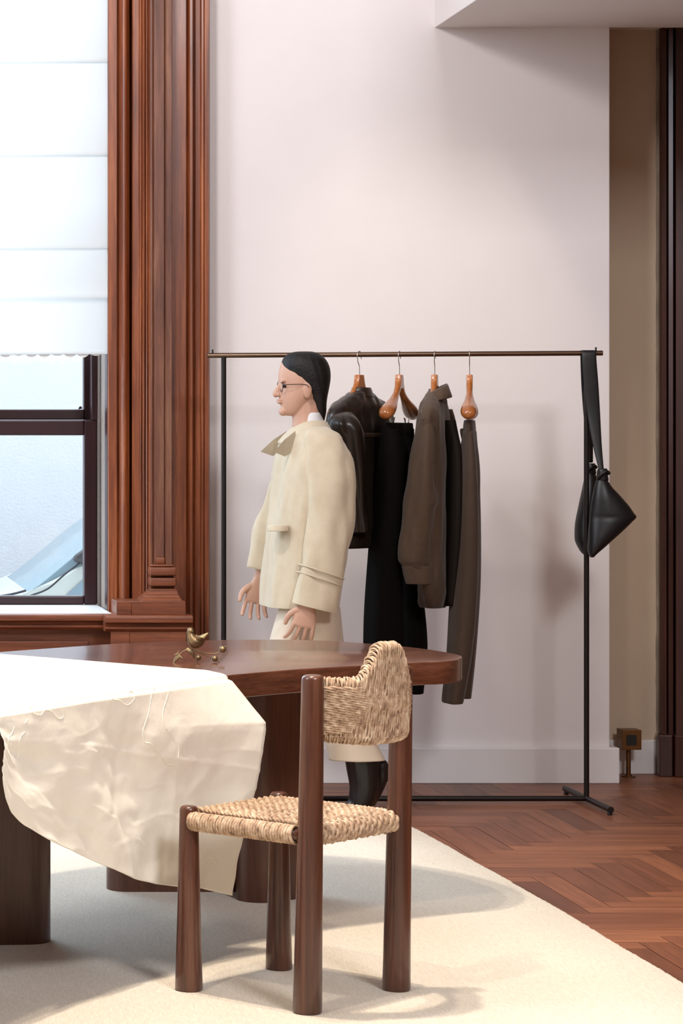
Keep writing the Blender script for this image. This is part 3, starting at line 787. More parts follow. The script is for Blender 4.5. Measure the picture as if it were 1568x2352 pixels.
# ------------------------------------------------------------------ chair
CW, CD = 0.368, 0.352
ch = empty('chair', (1.167+0.0, 6.42, 0), math.atan2(0.254, 0.266)); tag(ch, 'walnut side chair with woven rush seat and humped rush backrest on the rug', 'chair')
def leg(x, y, h, lean=(0, 0), r0=0.0345, r1=0.0225):
    bm = bmesh.new(); rs = []; nn = 32
    hs = [zr1, zr1+0.004]+[zr1+0.004+(h-0.010-zr1-0.004)*i/10 for i in range(1, 11)]+[h-0.005, h-0.0015, h]
    for i, z in enumerate(hs):
        t = z/h; r = r0+(r1-r0)*t**0.9
        if i == 0: r -= 0.003
        if z > h-0.009: r -= {h-0.005: 0.0015, h-0.0015: 0.005, h: 0.009}.get(z, 0)
        rs.append([(x+lean[0]*t+r*math.cos(2*math.pi*k/nn), y+lean[1]*t+r*math.sin(2*math.pi*k/nn), z) for k in range(nn)])
    rings(bm, rs); return autosmooth(link('leg', bm, M['chairwood'], ch, True), 50)
leg(-CW/2, -CD/2, 0.806, (0.0, -0.016), 0.0345, 0.0262)
leg(CW/2, -CD/2, 0.806, (0.0, -0.016), 0.0345, 0.0262)
leg(-CW/2, CD/2, 0.461, (0, 0)); leg(CW/2, CD/2, 0.461, (0, 0))
bm = bmesh.new()
for (a, b) in (((-CW/2, -CD/2), (CW/2, -CD/2)), ((-CW/2, CD/2), (CW/2, CD/2)), ((-CW/2, -CD/2), (-CW/2, CD/2)), ((CW/2, -CD/2), (CW/2, CD/2))):
    tube(bm, [(a[0], a[1], 0.424), (b[0], b[1], 0.424)], 0.016, 12)
link('seat_rail', bm, M['chairwood'], ch)
# seat
seat_bm = bmesh.new()
zc, hz = 0.425, 0.021
def rail_ring(bm, fixed, axis, along, outward, r=0.0046, jit=0):
    # closed coil around a side rail; axis 'y': rail runs along y at x=fixed
    pts = []; n_ = 14
    for k in range(n_+1):
        a = math.pi+2*math.pi*k/n_
        o_ = math.cos(a); z_ = math.sin(a)
        oo = 0.008+0.019*o_*(1.0 if o_ > 0 else 1.35)
        if axis == 'y': pts.append((fixed+outward*oo, along+jit*z_, zc+(hz-0.001)*z_))
        else: pts.append((along+jit*z_, fixed+outward*oo, zc+(hz-0.001)*z_))
    tube(bm, pts[:-1]+[pts[0]], r*0.9, 6, cap=False)
for sx in (-1, 1):
    yv = -CD/2+0.030
    while yv < CD/2-0.014:
        rail_ring(seat_bm, sx*CW/2, 'y', yv, sx, r=0.0044*random.uniform(0.88, 1.12), jit=random.uniform(-0.002, 0.002)); yv += 0.0080
# twisted cords running front to back, wrapped around both rails
xx = -CW/2+0.036; k_ = 0
while xx <= CW/2-0.030:
    dome = 0.010*math.cos(xx/CW*math.pi)
    path = []
    for a in range(-150, -89, 15):  # under, around the back rail
        pass
    yb = -CD/2-0.010; yf = CD/2+0.010
    for a in (250, 215, 180, 145, 110):
        path.append((xx, yb+0.012+0.022*math.cos(R(a))-0.002, zc+hz*math.sin(R(a))))
    for i in range(1, 30):
        t = i/30; yy = lerp(yb+0.012, yf-0.012, t)
        path.append((xx+0.002*math.sin(t*9+k_), yy, zc+hz+dome*math.sin(math.pi*t)))
    for a in (70, 35, 0, -35, -70):
        path.append((xx, yf-0.012+0.022*math.cos(R(a))+0.002, zc+hz*math.sin(R(a))))
    dense = smoothpath(path, 4)
    twist(seat_bm, dense, 0.0078, 0.040, 6, ph=k_*1.1)
    xx += 0.0158; k_ += 1
# two thin cords at the seams
for sx in (-1, 1):
    twist(seat_bm, smoothpath([(sx*(CW/2-0.021), -CD/2+0.02+i*0.0155*2, zc+hz+0.003) for i in range(11)], 6), 0.006, 0.024, 5)
# underside cords
xx = -CW/2+0.036
while xx <= CW/2-0.03:
    tube(seat_bm, [(xx, -CD/2+0.004, zc-hz), (xx, CD/2-0.004, zc-hz)], 0.007, 6); xx += 0.0158
seat = link('seat', seat_bm, M['rope'], ch)
bm = bmesh.new(); box(bm, -CW/2+0.01, CW/2-0.01, -CD/2+0.0, CD/2-0.0, zc-0.016, zc+0.018)
link('seat_filling', bm, M['ropepad'], seat, False)
# backrest
ZT = 0.796
def bow(a): return 0.090*(1-abs(a)**3)
def ztop_(a):
    s = abs(a)/0.58
    hmp = 0.076*(0.5+0.5*math.cos(math.pi*min(1, max(0, (s-0.30)/0.72)))) if s < 1.02 else 0
    return ZT+0.004*(1-s*0.3 if s < 1 else 0)+hmp
def zbot_(a): return 0.650-0.010*(1-abs(a)**2)
hx = CW/2-0.026; th = 0.016
def bk_pt(a, z, side, extra=0.0):
    # side +1 = outer (rear) face, -1 = inner face
    leanv = -0.016*(z/0.806)
    eps_ = 0.01
    x = a*hx; y = -CD/2+leanv+0.012-bow(a)
    dydx = 0.090*3*a*abs(a)/hx
    nn = Vector((dydx, -1, 0)).normalized()
    return Vector((x, y, z))+nn*(side*(th+extra))
bb = bmesh.new()
a_ = -0.985; i_ = 0
while a_ < 0.99:
    zt_, zb_ = ztop_(a_), zbot_(a_)
    path = []
    tilt = 0.03*math.sin(i_*0.9)*0.15
    mid = 0.5*(ztop_(a_)+zbot_(a_))
    for q in range(15): path.append(bk_pt(a_, lerp(zb_+0.012, zt_-0.012, q/14), 1))
    for ang in (40, 90, 140):
        path.append(bk_pt(a_, zt_-0.012+0.012*math.sin(R(ang)), math.cos(R(ang))))
    for q in range(15): path.append(bk_pt(a_, lerp(zt_-0.012, zb_+0.012, q/14), -1))
    for ang in (140, 90, 40):
        path.append(bk_pt(a_, zb_+0.012-0.012*math.sin(R(ang)), math.cos(R(ang))))
    path.append(path[0]+Vector((0, 0, 0.004)))
    twist(bb, smoothpath(path, 3), 0.0049*random.uniform(0.85, 1.15), random.uniform(0.07, 0.12), 5, ph=i_*0.8)
    slope = abs(ztop_(a_+0.01)-ztop_(a_-0.01))/0.02/hx
    step = 0.0080/hx/ math.sqrt(1+(0.27*a_*abs(a_)/hx*hx/hx)**2 + 0.35*slope**2)
    a_ += step; i_ += 1
# seam across the middle where upper and lower strands cross
path = [bk_pt(lerp(-0.45, 0.45, q/24), 0.722+0.003*math.sin(q*1.1), 1, 0.0015) for q in range(25)]
for q in range(24):
    a2 = lerp(-0.42, 0.46, q/23)
    twist(bb, smoothpath([bk_pt(a2-0.05, 0.752, 1, 0.001), bk_pt(a2-0.015, 0.738, 1, 0.0042), bk_pt(a2, 0.725, 1, 0.0045), bk_pt(a2+0.006, 0.716, 1, -0.001)], 4), 0.0048, 0.08, 5, ph=q)
# horizontal cords at both ends, tapering to a point, on the two faces
for sgn in (-1, 1):
    nz = 15
    for q in range(nz):
        z = lerp(0.668, 0.776, q/(nz-1))
        tt = 1-abs(q/(nz-1)-0.62)/0.66
        aend = 0.70-0.34*tt
        for side in (1, -1):
            path = []
            for s in range(13):
                a2 = sgn*lerp(1.03, aend, s/12)
                path.append(bk_pt(a2, z+0.010*(s/12)*(0.62-q/(nz-1)), side, 0.0055*(1-(s/12)**3)))
            twist(bb, smoothpath(path, 3), 0.0050*random.uniform(0.9, 1.15), 0.06, 5, ph=q)
brest = link('backrest', bb, M['rope'], ch)
bm = bmesh.new(); rs = []
for i in range(41):
    a2 = -1.0+2*i/40
    rs.append([bk_pt(a2, zbot_(a2)+0.01, 0.7), bk_pt(a2, ztop_(a2)-0.01, 0.7), bk_pt(a2, ztop_(a2)-0.01, -0.7), bk_pt(a2, zbot_(a2)+0.01, -0.7)])
rings(bm, rs); link('backrest_core', bm, M['ropepad'], brest, False)

# ------------------------------------------------------------------ clothes rack
YR = 9.75
rk = empty('clothes_rack', (2.19, YR, 0)); tag(rk, 'long black metal clothes rail standing in front of the white wall', 'clothes rack')
XRL, XRR = PX(476, YR), PX(1383, YR); ZR0, ZR1 = PZ(816.5, YR), PZ(811, YR)
def zrail(X): return lerp(ZR0, ZR1, (X-XRL)/(XRR-XRL))
bm = bmesh.new(); tube(bm, [(XRL, YR, ZR0), (XRR, YR, ZR1)], 0.0095, 20); o = off(autosmooth(link('rail', bm, M['brass'], None), 50), rk)
for px_, zz in ((488, None), (1368, None)):
    X = PX(px_, YR); bm = bmesh.new(); tube(bm, [(X, YR, zrail(X)), (X, YR, zrail(X)+0.022)], 0.0035, 8); off(link('end_pin', bm, M['blackmetal'], None), rk)
XP = [PX(513.5, YR), PX(1346.5, YR)]
for X in XP:
    bm = bmesh.new(); tube(bm, [(X, YR, 0.018), (X, YR, zrail(X)-0.006)], 0.0098, 18); off(autosmooth(link('post', bm, M['blackmetal'], None), 50), rk)
    bm = bmesh.new()
    tube(bm, [(X+0.0, YR-0.30, 0.021), (X+0.0, YR+0.28, 0.021)], 0.0115, 16)
    o = off(autosmooth(link('foot', bm, M['blackmetal'], None), 50), rk)
    for yy in (-0.285, 0.265):
        bm = bmesh.new(); tube(bm, [(X, YR+yy, 0.0002), (X, YR+yy, 0.012)], 0.009, 12); link('foot_pad', bm, M['rubber'], o)
bm = bmesh.new(); tube(bm, [(XP[0], YR, 0.021), (XP[1], YR, 0.021)], 0.0105, 16); off(autosmooth(link('base_bar', bm, M['blackmetal'], None), 50), rk)

# ------------------------------------------------------------------ hangers
def make_hanger(px_, theta, label, clips):
    X = PX(px_, YR); zr_ = zrail(X)
    hg = empty('clothes_hanger', (X, YR, zr_), 0)
    hg.rotation_euler = (0, 0, R(90)-theta)    # local x along the hanger
    tag(hg, label, 'hanger', 'wooden hangers on the clothes rail')
    zt_ = 1.603-zr_
    bm = bmesh.new()
    for s in (-1, 1):
        pts = [(s*0.004, 0, zt_-0.012), (s*0.011, 0, zt_-0.03), (s*0.024, 0, zt_-0.05), (s*0.050, 0, zt_-0.075), (s*0.092, 0, zt_-0.100), (s*0.138, 0, zt_-0.122), (s*0.176, 0, zt_-0.139), (s*0.196, 0, zt_-0.148)]
        rad = [0.016, 0.017, 0.0175, 0.0155, 0.0155, 0.0195, 0.0235, 0.0215]
        fl = [0.011, 0.011, 0.0115, 0.012, 0.018, 0.027, 0.030, 0.026]
        pp = smoothpath(pts, 6); rr = smoothvals(rad, 6); ff = smoothvals(fl, 6)
        rs = []
        for i, p in enumerate(pp):
            t = (pp[min(i+1, len(pp)-1)]-pp[max(i-1, 0)]).normalized(); nn = Vector((-t.z, 0, t.x))
            rs.append([p+nn*rr[i]*math.cos(2*math.pi*k/16)+Vector((0, 1, 0))*ff[i]*math.sin(2*math.pi*k/16) for k in range(16)])
        t = (pp[-1]-pp[-2]).normalized(); nn = Vector((-t.z, 0, t.x)); e = pp[-1]
        for a in (30, 55, 78):
            rs.append([e+t*0.02*math.sin(R(a))+(nn*rr[-1]*math.cos(2*math.pi*k/16)+Vector((0, 1, 0))*ff[-1]*math.sin(2*math.pi*k/16))*math.cos(R(a)) for k in range(16)])
        rings(bm, rs)
    vs = []
    for z, hx_ in ((zt_, 0.0175), (zt_-0.035, 0.026), (zt_-0.052, 0.033)):
        vs.append([(-hx_, -0.0115, z), (hx_, -0.0115, z), (hx_, 0.0115, z), (-hx_, 0.0115, z)])
    rings(bm, vs)
    body = remesh('hanger_arms', bm, M['hanger'], hg, 0.0024, 3)
    bm = bmesh.new()
    hk = [(0.0, 0, zt_-0.01), (0.0, 0, zt_+0.02), (-0.002, 0, -0.040), (-0.012, 0, -0.026), (-0.016, 0, -0.008), (-0.0128, 0, 0.006), (0.0, 0, 0.0120), (0.0115, 0, 0.007), (0.015, 0, -0.004), (0.0125, 0, -0.016)]
    ca, sa = math.cos(R(90)-(-(R(90)-theta))), 0
    # the hook loops across the rail, so it lies in the plane of the hanger
    tube(bm, smoothpath(hk, 6), 0.0017, 8, roundend=True)
    link('hook', bm, M['nickel'], hg)
    if clips:
        bm = bmesh.new(); zc_ = zt_-0.192
        tube(bm, [(-0.125, 0, zc_), (0.125, 0, zc_)], 0.0018, 8)
        cbar = link('clip_bar', bm, M['nickel'], hg)
        for s in (-1, 1):
            bm = bmesh.new()
            tube(bm, [(s*0.105, 0.004, zt_-0.165), (s*0.105, 0.004, zc_)], 0.0016, 6)
            for q in (-1, 1):
                rs = []
                for zz, oo in ((zc_+0.032, 0.010), (zc_+0.005, 0.004), (zc_-0.035, 0.0068)):
                    rs.append([(s*0.11+dx, q*oo+dy, zz) for dx, dy in ((-0.007, -0.001), (0.007, -0.001), (0.007, 0.001), (-0.007, 0.001))])
                rings(bm, rs)
            link('clip', bm, M['nickel'], cbar, False)
    return hg
make_hanger(825, R(40), 'wooden hanger inside the short dark leather jacket', False)
make_hanger(917, R(27), 'bare wooden hanger with clips holding the black trousers', True)
make_hanger(998, R(20), 'wooden hanger inside the brown shirt', False)
make_hanger(1078, R(15), 'bare wooden hanger with clips holding the brown trousers', True)

# ------------------------------------------------------------------ garments: lofts with real depth
def catrows(rows, k=6):
    n_ = len(rows); out = []
    for i in range(n_-1):
        p0, p1, p2, p3 = rows[max(i-1, 0)], rows[i], rows[i+1], rows[min(i+2, n_-1)]
        for s in range(k):
            t = s/k
            out.append([0.5*((2*b)+(c-a)*t+(2*a-5*b+4*c-d)*t*t+(3*b-a-3*c+d)*t**3) for a, b, c, d in zip(p0, p1, p2, p3)])
    out.append(list(rows[-1])); return out
def garment(bm, rows, n=56, fold=0.0, fk=5, ph=0.0, skew=0.0, crumple=0.0, k=6, sq=2.0, cap=True, grow=True):
    """rows (py, xl, xr, Ycentre, half depth): upright loft; skew turns the section so that its near edge swings left"""
    rs = []
    rr = catrows(rows, k); m_ = len(rr)
    for i, (py, xl, xr, Yc, hy) in enumerate(rr):
        t = i/(m_-1)
        A_, B2 = PX(xl, Yc), PX(xr, Yc); cx = (A_+B2)/2; hx_ = (B2-A_)/2; z = PZ(py, Yc); r = []
        sh = skew*hy; hx2 = max(hx_-abs(sh)*0.55, hx_*0.42)
        for q in range(n):
            a = 2*math.pi*q/n; c_, s_ = math.cos(a), math.sin(a)
            e = 2/sq; X = math.copysign(abs(c_)**e, c_); Yv = math.copysign(abs(s_)**e, s_)
            f = 1+fold*(t**0.7 if grow else 1)*(math.sin(fk*a+ph+1.2*t)+0.6*math.sin((fk*2-1)*a+ph*2.3-0.8*t))
            p = Vector((cx+hx2*X*f+Yv*sh, Yc+hy*Yv*f, z))
            if crumple:
                nn = noise.noise(Vector((p.x*15, p.y*15, p.z*3.2)))+0.5*noise.noise(Vector((p.x*34, p.y*34, p.z*9+3)))
                p += Vector((c_, s_, 0))*crumple*nn
            r.append(p)
        rs.append(r)
    return rings(bm, rs, cap)
def tiltrow(rows, dz): return rows

def hgarm(bm, pxc, theta, rows, n=72, fold=0.0, fk=6, ph=0.0, crumple=0.0, k=6, sq=2.3, cap=True):
    """rows (py, half length along hanger, half thickness, shift along hanger): section turned with its hanger"""
    rs = []; rr = catrows(rows, k); cx = PX(pxc, YR); ax = Vector((math.sin(theta), math.cos(theta), 0)); tx = Vector((math.cos(theta), -math.sin(theta), 0))
    for i, (py, La, T, sa) in enumerate(rr):
        t = i/(len(rr)-1); z = PZ(py, YR); r = []
        for q in range(n):
            a = 2*math.pi*q/n; c_, s_ = math.cos(a), math.sin(a); e = 2/sq
            u = math.copysign(abs(c_)**e, c_); v = math.copysign(abs(s_)**e, s_)
            f = 1+fold*min(1, t*2)*(math.sin(fk*a+ph+1.1*t)+0.6*math.sin((fk*2-1)*a+ph*2.3-0.9*t))
            p = Vector((cx, YR, z))+ax*(La*u+sa)+tx*(T*v*f)
            if crumple:
                nn = noise.noise(Vector((p.x*15, p.y*15, p.z*4)))+0.6*noise.noise(Vector((p.x*36, p.y*36, p.z*10+3)))
                p += tx*(crumple*nn*(1 if v > 0 else -1))
            r.append(p)
        rs.append(r)
    rings(bm, rs, cap)
SHO = [(893, 0.036, 0.024, 0), (898, 0.046, 0.028, 0), (905, 0.082, 0.034, 0), (914, 0.122, 0.040, 0), (926, 0.172, 0.046, 0), (940, 0.216, 0.050, 0), (956, 0.236, 0.052, 0), (975, 0.236, 0.055, 0), (1005, 0.226, 0.058, 0)]
# -- leather jacket on the first hanger
jk = empty('leather_jacket', (2.02, YR, 1.1)); tag(jk, 'short dark brown leather jacket on the leftmost hanger, behind the walking person', 'jacket')
bm = bmesh.new()
hgarm(bm, 828, R(40), SHO+[(1060, 0.215, 0.060, 0), (1130, 0.205, 0.066, 0), (1200, 0.205, 0.072, 0), (1225, 0.200, 0.066, 0), (1236, 0.19, 0.060, 0)], fold=0.05, fk=7, crumple=0.010, k=9)
jb = off(link('jacket_body', bm, M['leather'], None), jk)
bm = bmesh.new()
hgarm(bm, 830, R(40), [(890, 0.044, 0.028, 0), (893, 0.047, 0.031, 0), (903, 0.054, 0.036, 0), (912, 0.062, 0.040, 0)], k=4)
off(link('collar', bm, M['leather'], None), jk)
bm = bmesh.new()
garment(bm, [(946, 766, 806, 9.60, 0.03), (954, 756, 815, 9.585, 0.05), (968, 750, 824, 9.575, 0.062), (985, 752, 830, 9.575, 0.066), (1010, 762, 834, 9.58, 0.062), (1080, 776, 840, 9.59, 0.057), (1160, 788, 844, 9.60, 0.052), (1222, 796, 848, 9.60, 0.047)], fold=0.07, fk=5, crumple=0.010, k=9)
off(link('sleeve', bm, M['leather'], None), jk)
bm = bmesh.new()
garment(bm, [(940, 850, 880, 9.86, 0.03), (960, 858, 896, 9.88, 0.04), (1010, 860, 900, 9.89, 0.045), (1120, 856, 892, 9.88, 0.045), (1215, 850, 884, 9.87, 0.04)], fold=0.06, fk=4, crumple=0.005)
off(link('sleeve', bm, M['leather'], None), jk)
bm = bmesh.new()
hgarm(bm, 828, R(40), [(1222, 0.203, 0.064, 0), (1228, 0.208, 0.070, 0), (1250, 0.206, 0.070, 0), (1257, 0.200, 0.062, 0)], k=4)
off(link('waistband', bm, M['leather'], None), jk)
bm = bmesh.new()
ax_ = Vector((math.sin(R(40)), math.cos(R(40)), 0)); tx_ = Vector((-math.cos(R(40)), math.sin(R(40)), 0))
for dy_ in (0, 3, 6):
    tube(bm, smoothpath([Vector((PX(828, YR), YR, PZ(996+dy_, YR)))+ax_*u+tx_*-(0.0565) for u in (-0.16, -0.06, 0.06, 0.16)], 5), 0.0016, 5)
link('yoke_seam', bm, plain('brown_stitching', srgb(84, 62, 44), 0.5), jb)

# -- black trousers clipped to the second hanger
tr = empty('black_trousers', (2.17, YR, 1.0)); tag(tr, 'long black trousers clipped under the second hanger', 'trousers')
bm = bmesh.new()
hgarm(bm, 917, R(27), [(974, 0.165, 0.018, 0), (990, 0.172, 0.022, 0), (1030, 0.175, 0.036, 0), (1080, 0.170, 0.046, 0), (1130, 0.16, 0.045, 0)], fold=0.12, fk=8, k=6)
off(link('waist', bm, M['blackcloth'], None), tr)
bm = bmesh.new()
garment(bm, [(985, 877, 912, 9.63, 0.04), (1040, 870, 922, 9.64, 0.065), (1100, 862, 926, 9.66, 0.075), (1250, 849, 922, 9.68, 0.075), (1400, 838, 926, 9.68, 0.075), (1500, 835, 930, 9.68, 0.075), (1586, 832, 930, 9.68, 0.075)], fold=0.07, fk=3, k=6)
off(link('trouser_leg', bm, M['blackcloth'], None), tr)
bm = bmesh.new()
garment(bm, [(985, 920, 950, 9.85, 0.04), (1100, 908, 950, 9.85, 0.065), (1250, 910, 958, 9.85, 0.07), (1340, 915, 966, 9.85, 0.07), (1480, 922, 978, 9.85, 0.068), (1592, 925, 969, 9.85, 0.062)], fold=0.07, fk=3, ph=1)
off(link('trouser_leg', bm, M['blackcloth'], None), tr)
bm = bmesh.new()
hgarm(bm, 917, R(27), [(971, 0.168, 0.020, 0), (975, 0.172, 0.024, 0), (995, 0.176, 0.027, 0), (1000, 0.174, 0.024, 0)], fold=0.06, fk=8, k=3)
off(link('waistband', bm, M['blackcloth'], None), tr)

# -- brown shirt on the third hanger
sh = empty('brown_shirt', (2.30, YR, 1.1)); tag(sh, 'brown long sleeved overshirt on the third hanger', 'shirt')
bm = bmesh.new()
hgarm(bm, 998, R(20), [(a, b, c*0.86, d) for a, b, c, d in SHO]+[(1060, 0.21, 0.050, 0), (1160, 0.20, 0.050, 0), (1280, 0.195, 0.050, 0), (1345, 0.19, 0.048, 0.0), (1378, 0.16, 0.046, 0.02), (1394, 0.13, 0.042, 0.03)], fold=0.13, fk=6, crumple=0.008, k=8)
off(link('shirt_body', bm, M['browncloth'], None), sh)
bm = bmesh.new()
garment(bm, [(938, 968, 990, 9.62, 0.03), (950, 962, 997, 9.60, 0.045), (968, 957, 1001, 9.585, 0.055), (1000, 952, 1002, 9.58, 0.06), (1060, 942, 1001, 9.58, 0.06), (1110, 936, 1002, 9.58, 0.06), (1150, 930, 1005, 9.58, 0.058), (1172, 928, 998, 9.58, 0.057), (1230, 922, 992, 9.58, 0.052),
             (1282, 917, 989, 9.58, 0.045), (1296, 922, 988, 9.58, 0.038), (1303, 926, 988, 9.58, 0.035)], fold=0.10, fk=4, ph=0.7, crumple=0.011, k=10)
off(link('sleeve', bm, M['browncloth'], None), sh)
bm = bmesh.new()
garment(bm, [(1300, 924, 989, 9.58, 0.038), (1303, 923, 990, 9.58, 0.039), (1335, 930, 991, 9.58, 0.037), (1341, 932, 991, 9.58, 0.035)], fold=0.01, k=4)
off(link('cuff', bm, M['browncloth'], None), sh)
bm = bmesh.new()
garment(bm, [(940, 1018, 1038, 9.86, 0.03), (975, 1022, 1046, 9.90, 0.045), (1060, 1020, 1056, 9.91, 0.05), (1200, 1015, 1050, 9.90, 0.045), (1330, 1010, 1045, 9.89, 0.04)], fold=0.05, fk=4)
off(link('sleeve', bm, M['browncloth'], None), sh)
# collar: a folded band, tilted, open at front
bm = bmesh.new(); rs = []
cc = P(1003, 904, 9.735)
for i in range(33):
    a = R(-200+ i*(400-70)/32+35)
    ca, sa = math.cos(a), math.sin(a)
    R1x, R1y = 0.037, 0.060
    def cp(s, z): return Vector((cc.x+(R1x*s)*ca+0.006*sa, cc.y+(R1y*s)*sa, cc.z+z+0.006*ca))
    lift = 0.012*math.cos(a)
    r = [cp(0.93, -0.014), cp(0.9, 0.014+lift), cp(0.98, 0.020+lift), cp(1.12, 0.014+lift), cp(1.50, -0.022+lift*0.5), cp(1.44, -0.026+lift*0.5), cp(1.06, 0.008+lift), cp(0.96, -0.014)]
    rs.append(r)
rings(bm, rs)
off(link('collar', bm, M['browncloth'], None), sh)
bm = bmesh.new()
tube(bm, smoothpath([P(956, 966, 9.545), P(966, 962, 9.535), P(980, 966, 9.53), P(992, 974, 9.53), P(1000, 984, 9.54)], 5), 0.0014, 5)
off(link('shoulder_seam', bm, M['browncloth'], None), sh)
# dark open front of the shirt, seen inside
bm = bmesh.new()
garment(bm, [(965, 1022, 1046, 9.715, 0.018), (1000, 1020, 1051, 9.72, 0.06), (1040, 1018, 1056, 9.72, 0.10), (1120, 1016, 1060, 9.72, 0.112), (1250, 1014, 1056, 9.72, 0.112), (1388, 1008, 1042, 9.74, 0.10)], fold=0.03, fk=3)
off(link('front_lining', bm, M['brownlining'], None), sh)

# -- brown trousers on the fourth hanger
bt = empty('brown_trousers', (2.43, YR, 1.0)); tag(bt, 'long brown trousers clipped under the rightmost hanger', 'trousers')
bm = bmesh.new()
hgarm(bm, 1078, R(15), [(968, 0.150, 0.016, 0), (990, 0.156, 0.020, 0), (1040, 0.160, 0.030, 0), (1090, 0.155, 0.036, 0), (1150, 0.14, 0.036, 0)], fold=0.10, fk=8, k=6)
off(link('waist', bm, M['browntrouser'], None), bt)
bm = bmesh.new()
garment(bm, [(990, 1064, 1084, 9.64, 0.04), (1060, 1056, 1090, 9.65, 0.07), (1150, 1049, 1096, 9.66, 0.078), (1300, 1040, 1098, 9.66, 0.08), (1420, 1032, 1092, 9.66, 0.078), (1520, 1026, 1080, 9.66, 0.075), (1600, 1017, 1064, 9.66, 0.072), (1614, 1018, 1060, 9.66, 0.071)], fold=0.055, fk=3, crumple=0.002)
off(link('trouser_leg', bm, M['browntrouser'], None), bt)
bm = bmesh.new()
garment(bm, [(990, 1074, 1092, 9.84, 0.04), (1060, 1070, 1096, 9.85, 0.065), (1180, 1064, 1101, 9.85, 0.07), (1330, 1060, 1101, 9.85, 0.07), (1450, 1058, 1094, 9.85, 0.068), (1540, 1052, 1086, 9.85, 0.065), (1602, 1050, 1079, 9.85, 0.062)], fold=0.055, fk=3, ph=1)
off(link('trouser_leg', bm, M['browntrouser'], None), bt)
bm = bmesh.new()
hgarm(bm, 1078, R(15), [(965, 0.152, 0.018, 0), (969, 0.156, 0.021, 0), (988, 0.158, 0.023, 0), (993, 0.156, 0.021, 0)], fold=0.04, fk=8, k=3)
garment(bm, [(984, 1058, 1070, 9.68, 0.01), (990, 1056, 1070, 9.68, 0.014), (1010, 1060, 1070, 9.68, 0.014), (1018, 1062, 1070, 9.68, 0.01)], k=3, n=16)
off(link('waistband', bm, M['browntrouser'], None), bt)

# ------------------------------------------------------------------ leather bag over the rail end
bg_ = empty('leather_bag', (PX(1385, 9.72), 9.72, 1.2)); tag(bg_, 'black leather knotted bag hanging by its strap over the right end of the rail', 'bag')
bm = bmesh.new()
garment(bm, [(1098, 1371, 1388, 9.70, 0.014), (1106, 1368, 1396, 9.70, 0.02), (1120, 1364, 1406, 9.70, 0.028), (1140, 1360, 1424, 9.70, 0.036), (1160, 1357, 1442, 9.70, 0.040), (1178, 1355, 1455, 9.70, 0.042), (1188, 1354, 1461, 9.70, 0.042), (1200, 1353, 1450, 9.70, 0.044), (1220, 1351, 1428, 9.70, 0.044), (1240, 1350, 1406, 9.70, 0.042), (1258, 1349, 1386, 9.70, 0.036), (1272, 1351, 1370, 9.70, 0.026), (1280, 1355, 1363, 9.70, 0.012)], crumple=0.0025, k=6)
off(link('bag_front', bm, M['bagleather'], None), bg_)
bm = bmesh.new()
garment(bm, [(1082, 1345, 1364, 9.83, 0.014), (1100, 1342, 1370, 9.83, 0.025), (1130, 1336, 1374, 9.83, 0.04), (1165, 1328, 1376, 9.83, 0.048), (1200, 1321, 1374, 9.83, 0.05), (1235, 1320, 1368, 9.83, 0.05), (1250, 1324, 1364, 9.83, 0.045), (1266, 1333, 1360, 9.83, 0.03), (1275, 1342, 1355, 9.83, 0.015)], crumple=0.0025)
off(link('bag_rear', bm, M['bagleather'], None), bg_)
def strap(name, path, rad, flat):
    bm = bmesh.new(); pp = smoothpath(path, 8); rr = smoothvals(rad, 8); rs = []
    for i, p in enumerate(pp):
        t = (pp[min(i+1, len(pp)-1)]-pp[max(i-1, 0)]).normalized()
        xax = Vector((1, 0, 0)); xax = (xax-t*xax.dot(t)).normalized(); yax = t.cross(xax)
        rs.append([p+xax*rr[i]*math.copysign(abs(math.cos(2*math.pi*k/20))**0.6, math.cos(2*math.pi*k/20))+yax*(flat*(1+0.6*(i/len(pp)))*math.sin(2*math.pi*k/20)) for k in range(20)])
    rings(bm, rs); return off(link(name, bm, M['bagleather'], None), bg_)
zrx = zrail(PX(1352, YR))
px2 = YR/F
def SP(x, y, dy): p = P(x, y, YR); p.y = YR+dy; p.x = PX(x, YR+dy); p.z = PZ(y, YR+dy); return p
strap('strap', [SP(1352, 806, 0.0), SP(1352.5, 809, -0.0125), SP(1353, 830, -0.016), SP(1357, 880, -0.018), SP(1363, 950, -0.022), SP(1371, 1020, -0.035), SP(1381, 1082, -0.05)], [0.027, 0.027, 0.027, 0.027, 0.024, 0.017, 0.009], 0.0022)
strap('strap', [SP(1350, 806, 0.0), SP(1349, 809, 0.0125), SP(1348, 840, 0.016), SP(1349, 900, 0.02), SP(1352, 980, 0.04), SP(1357, 1062, 0.075)], [0.027, 0.027, 0.025, 0.022, 0.016, 0.007], 0.0022)
def knot(x, y, Yk, s):
    bm = bmesh.new()
    c = P(x, y, Yk)
    garment(bm, [(y-14*s, x-8*s, x+10*s, Yk, 0.014*s), (y-12*s, x-11*s, x+11*s, Yk, 0.018*s), (y, x-12.5*s, x+12*s, Yk, 0.021*s), (y+12*s, x-13*s, x+14*s, Yk, 0.022*s), (y+16*s, x-10*s, x+12*s, Yk, 0.018*s)], fold=0.05, fk=2, k=4)
    tube(bm, smoothpath([c+Vector((-0.02, -0.01, -0.016))*s, c+Vector((-0.012, -0.024, 0.0))*s, c+Vector((0.006, -0.026, 0.012))*s, c+Vector((0.022, -0.01, 0.004))*s], 5), [0.007*s]*16, 8)
    off(remesh('knot', bm, M['bagleather'], None, 0.002, 3), bg_)
knot(1383, 1090, 9.70, 1.0); knot(1357, 1076, 9.825, 0.85)

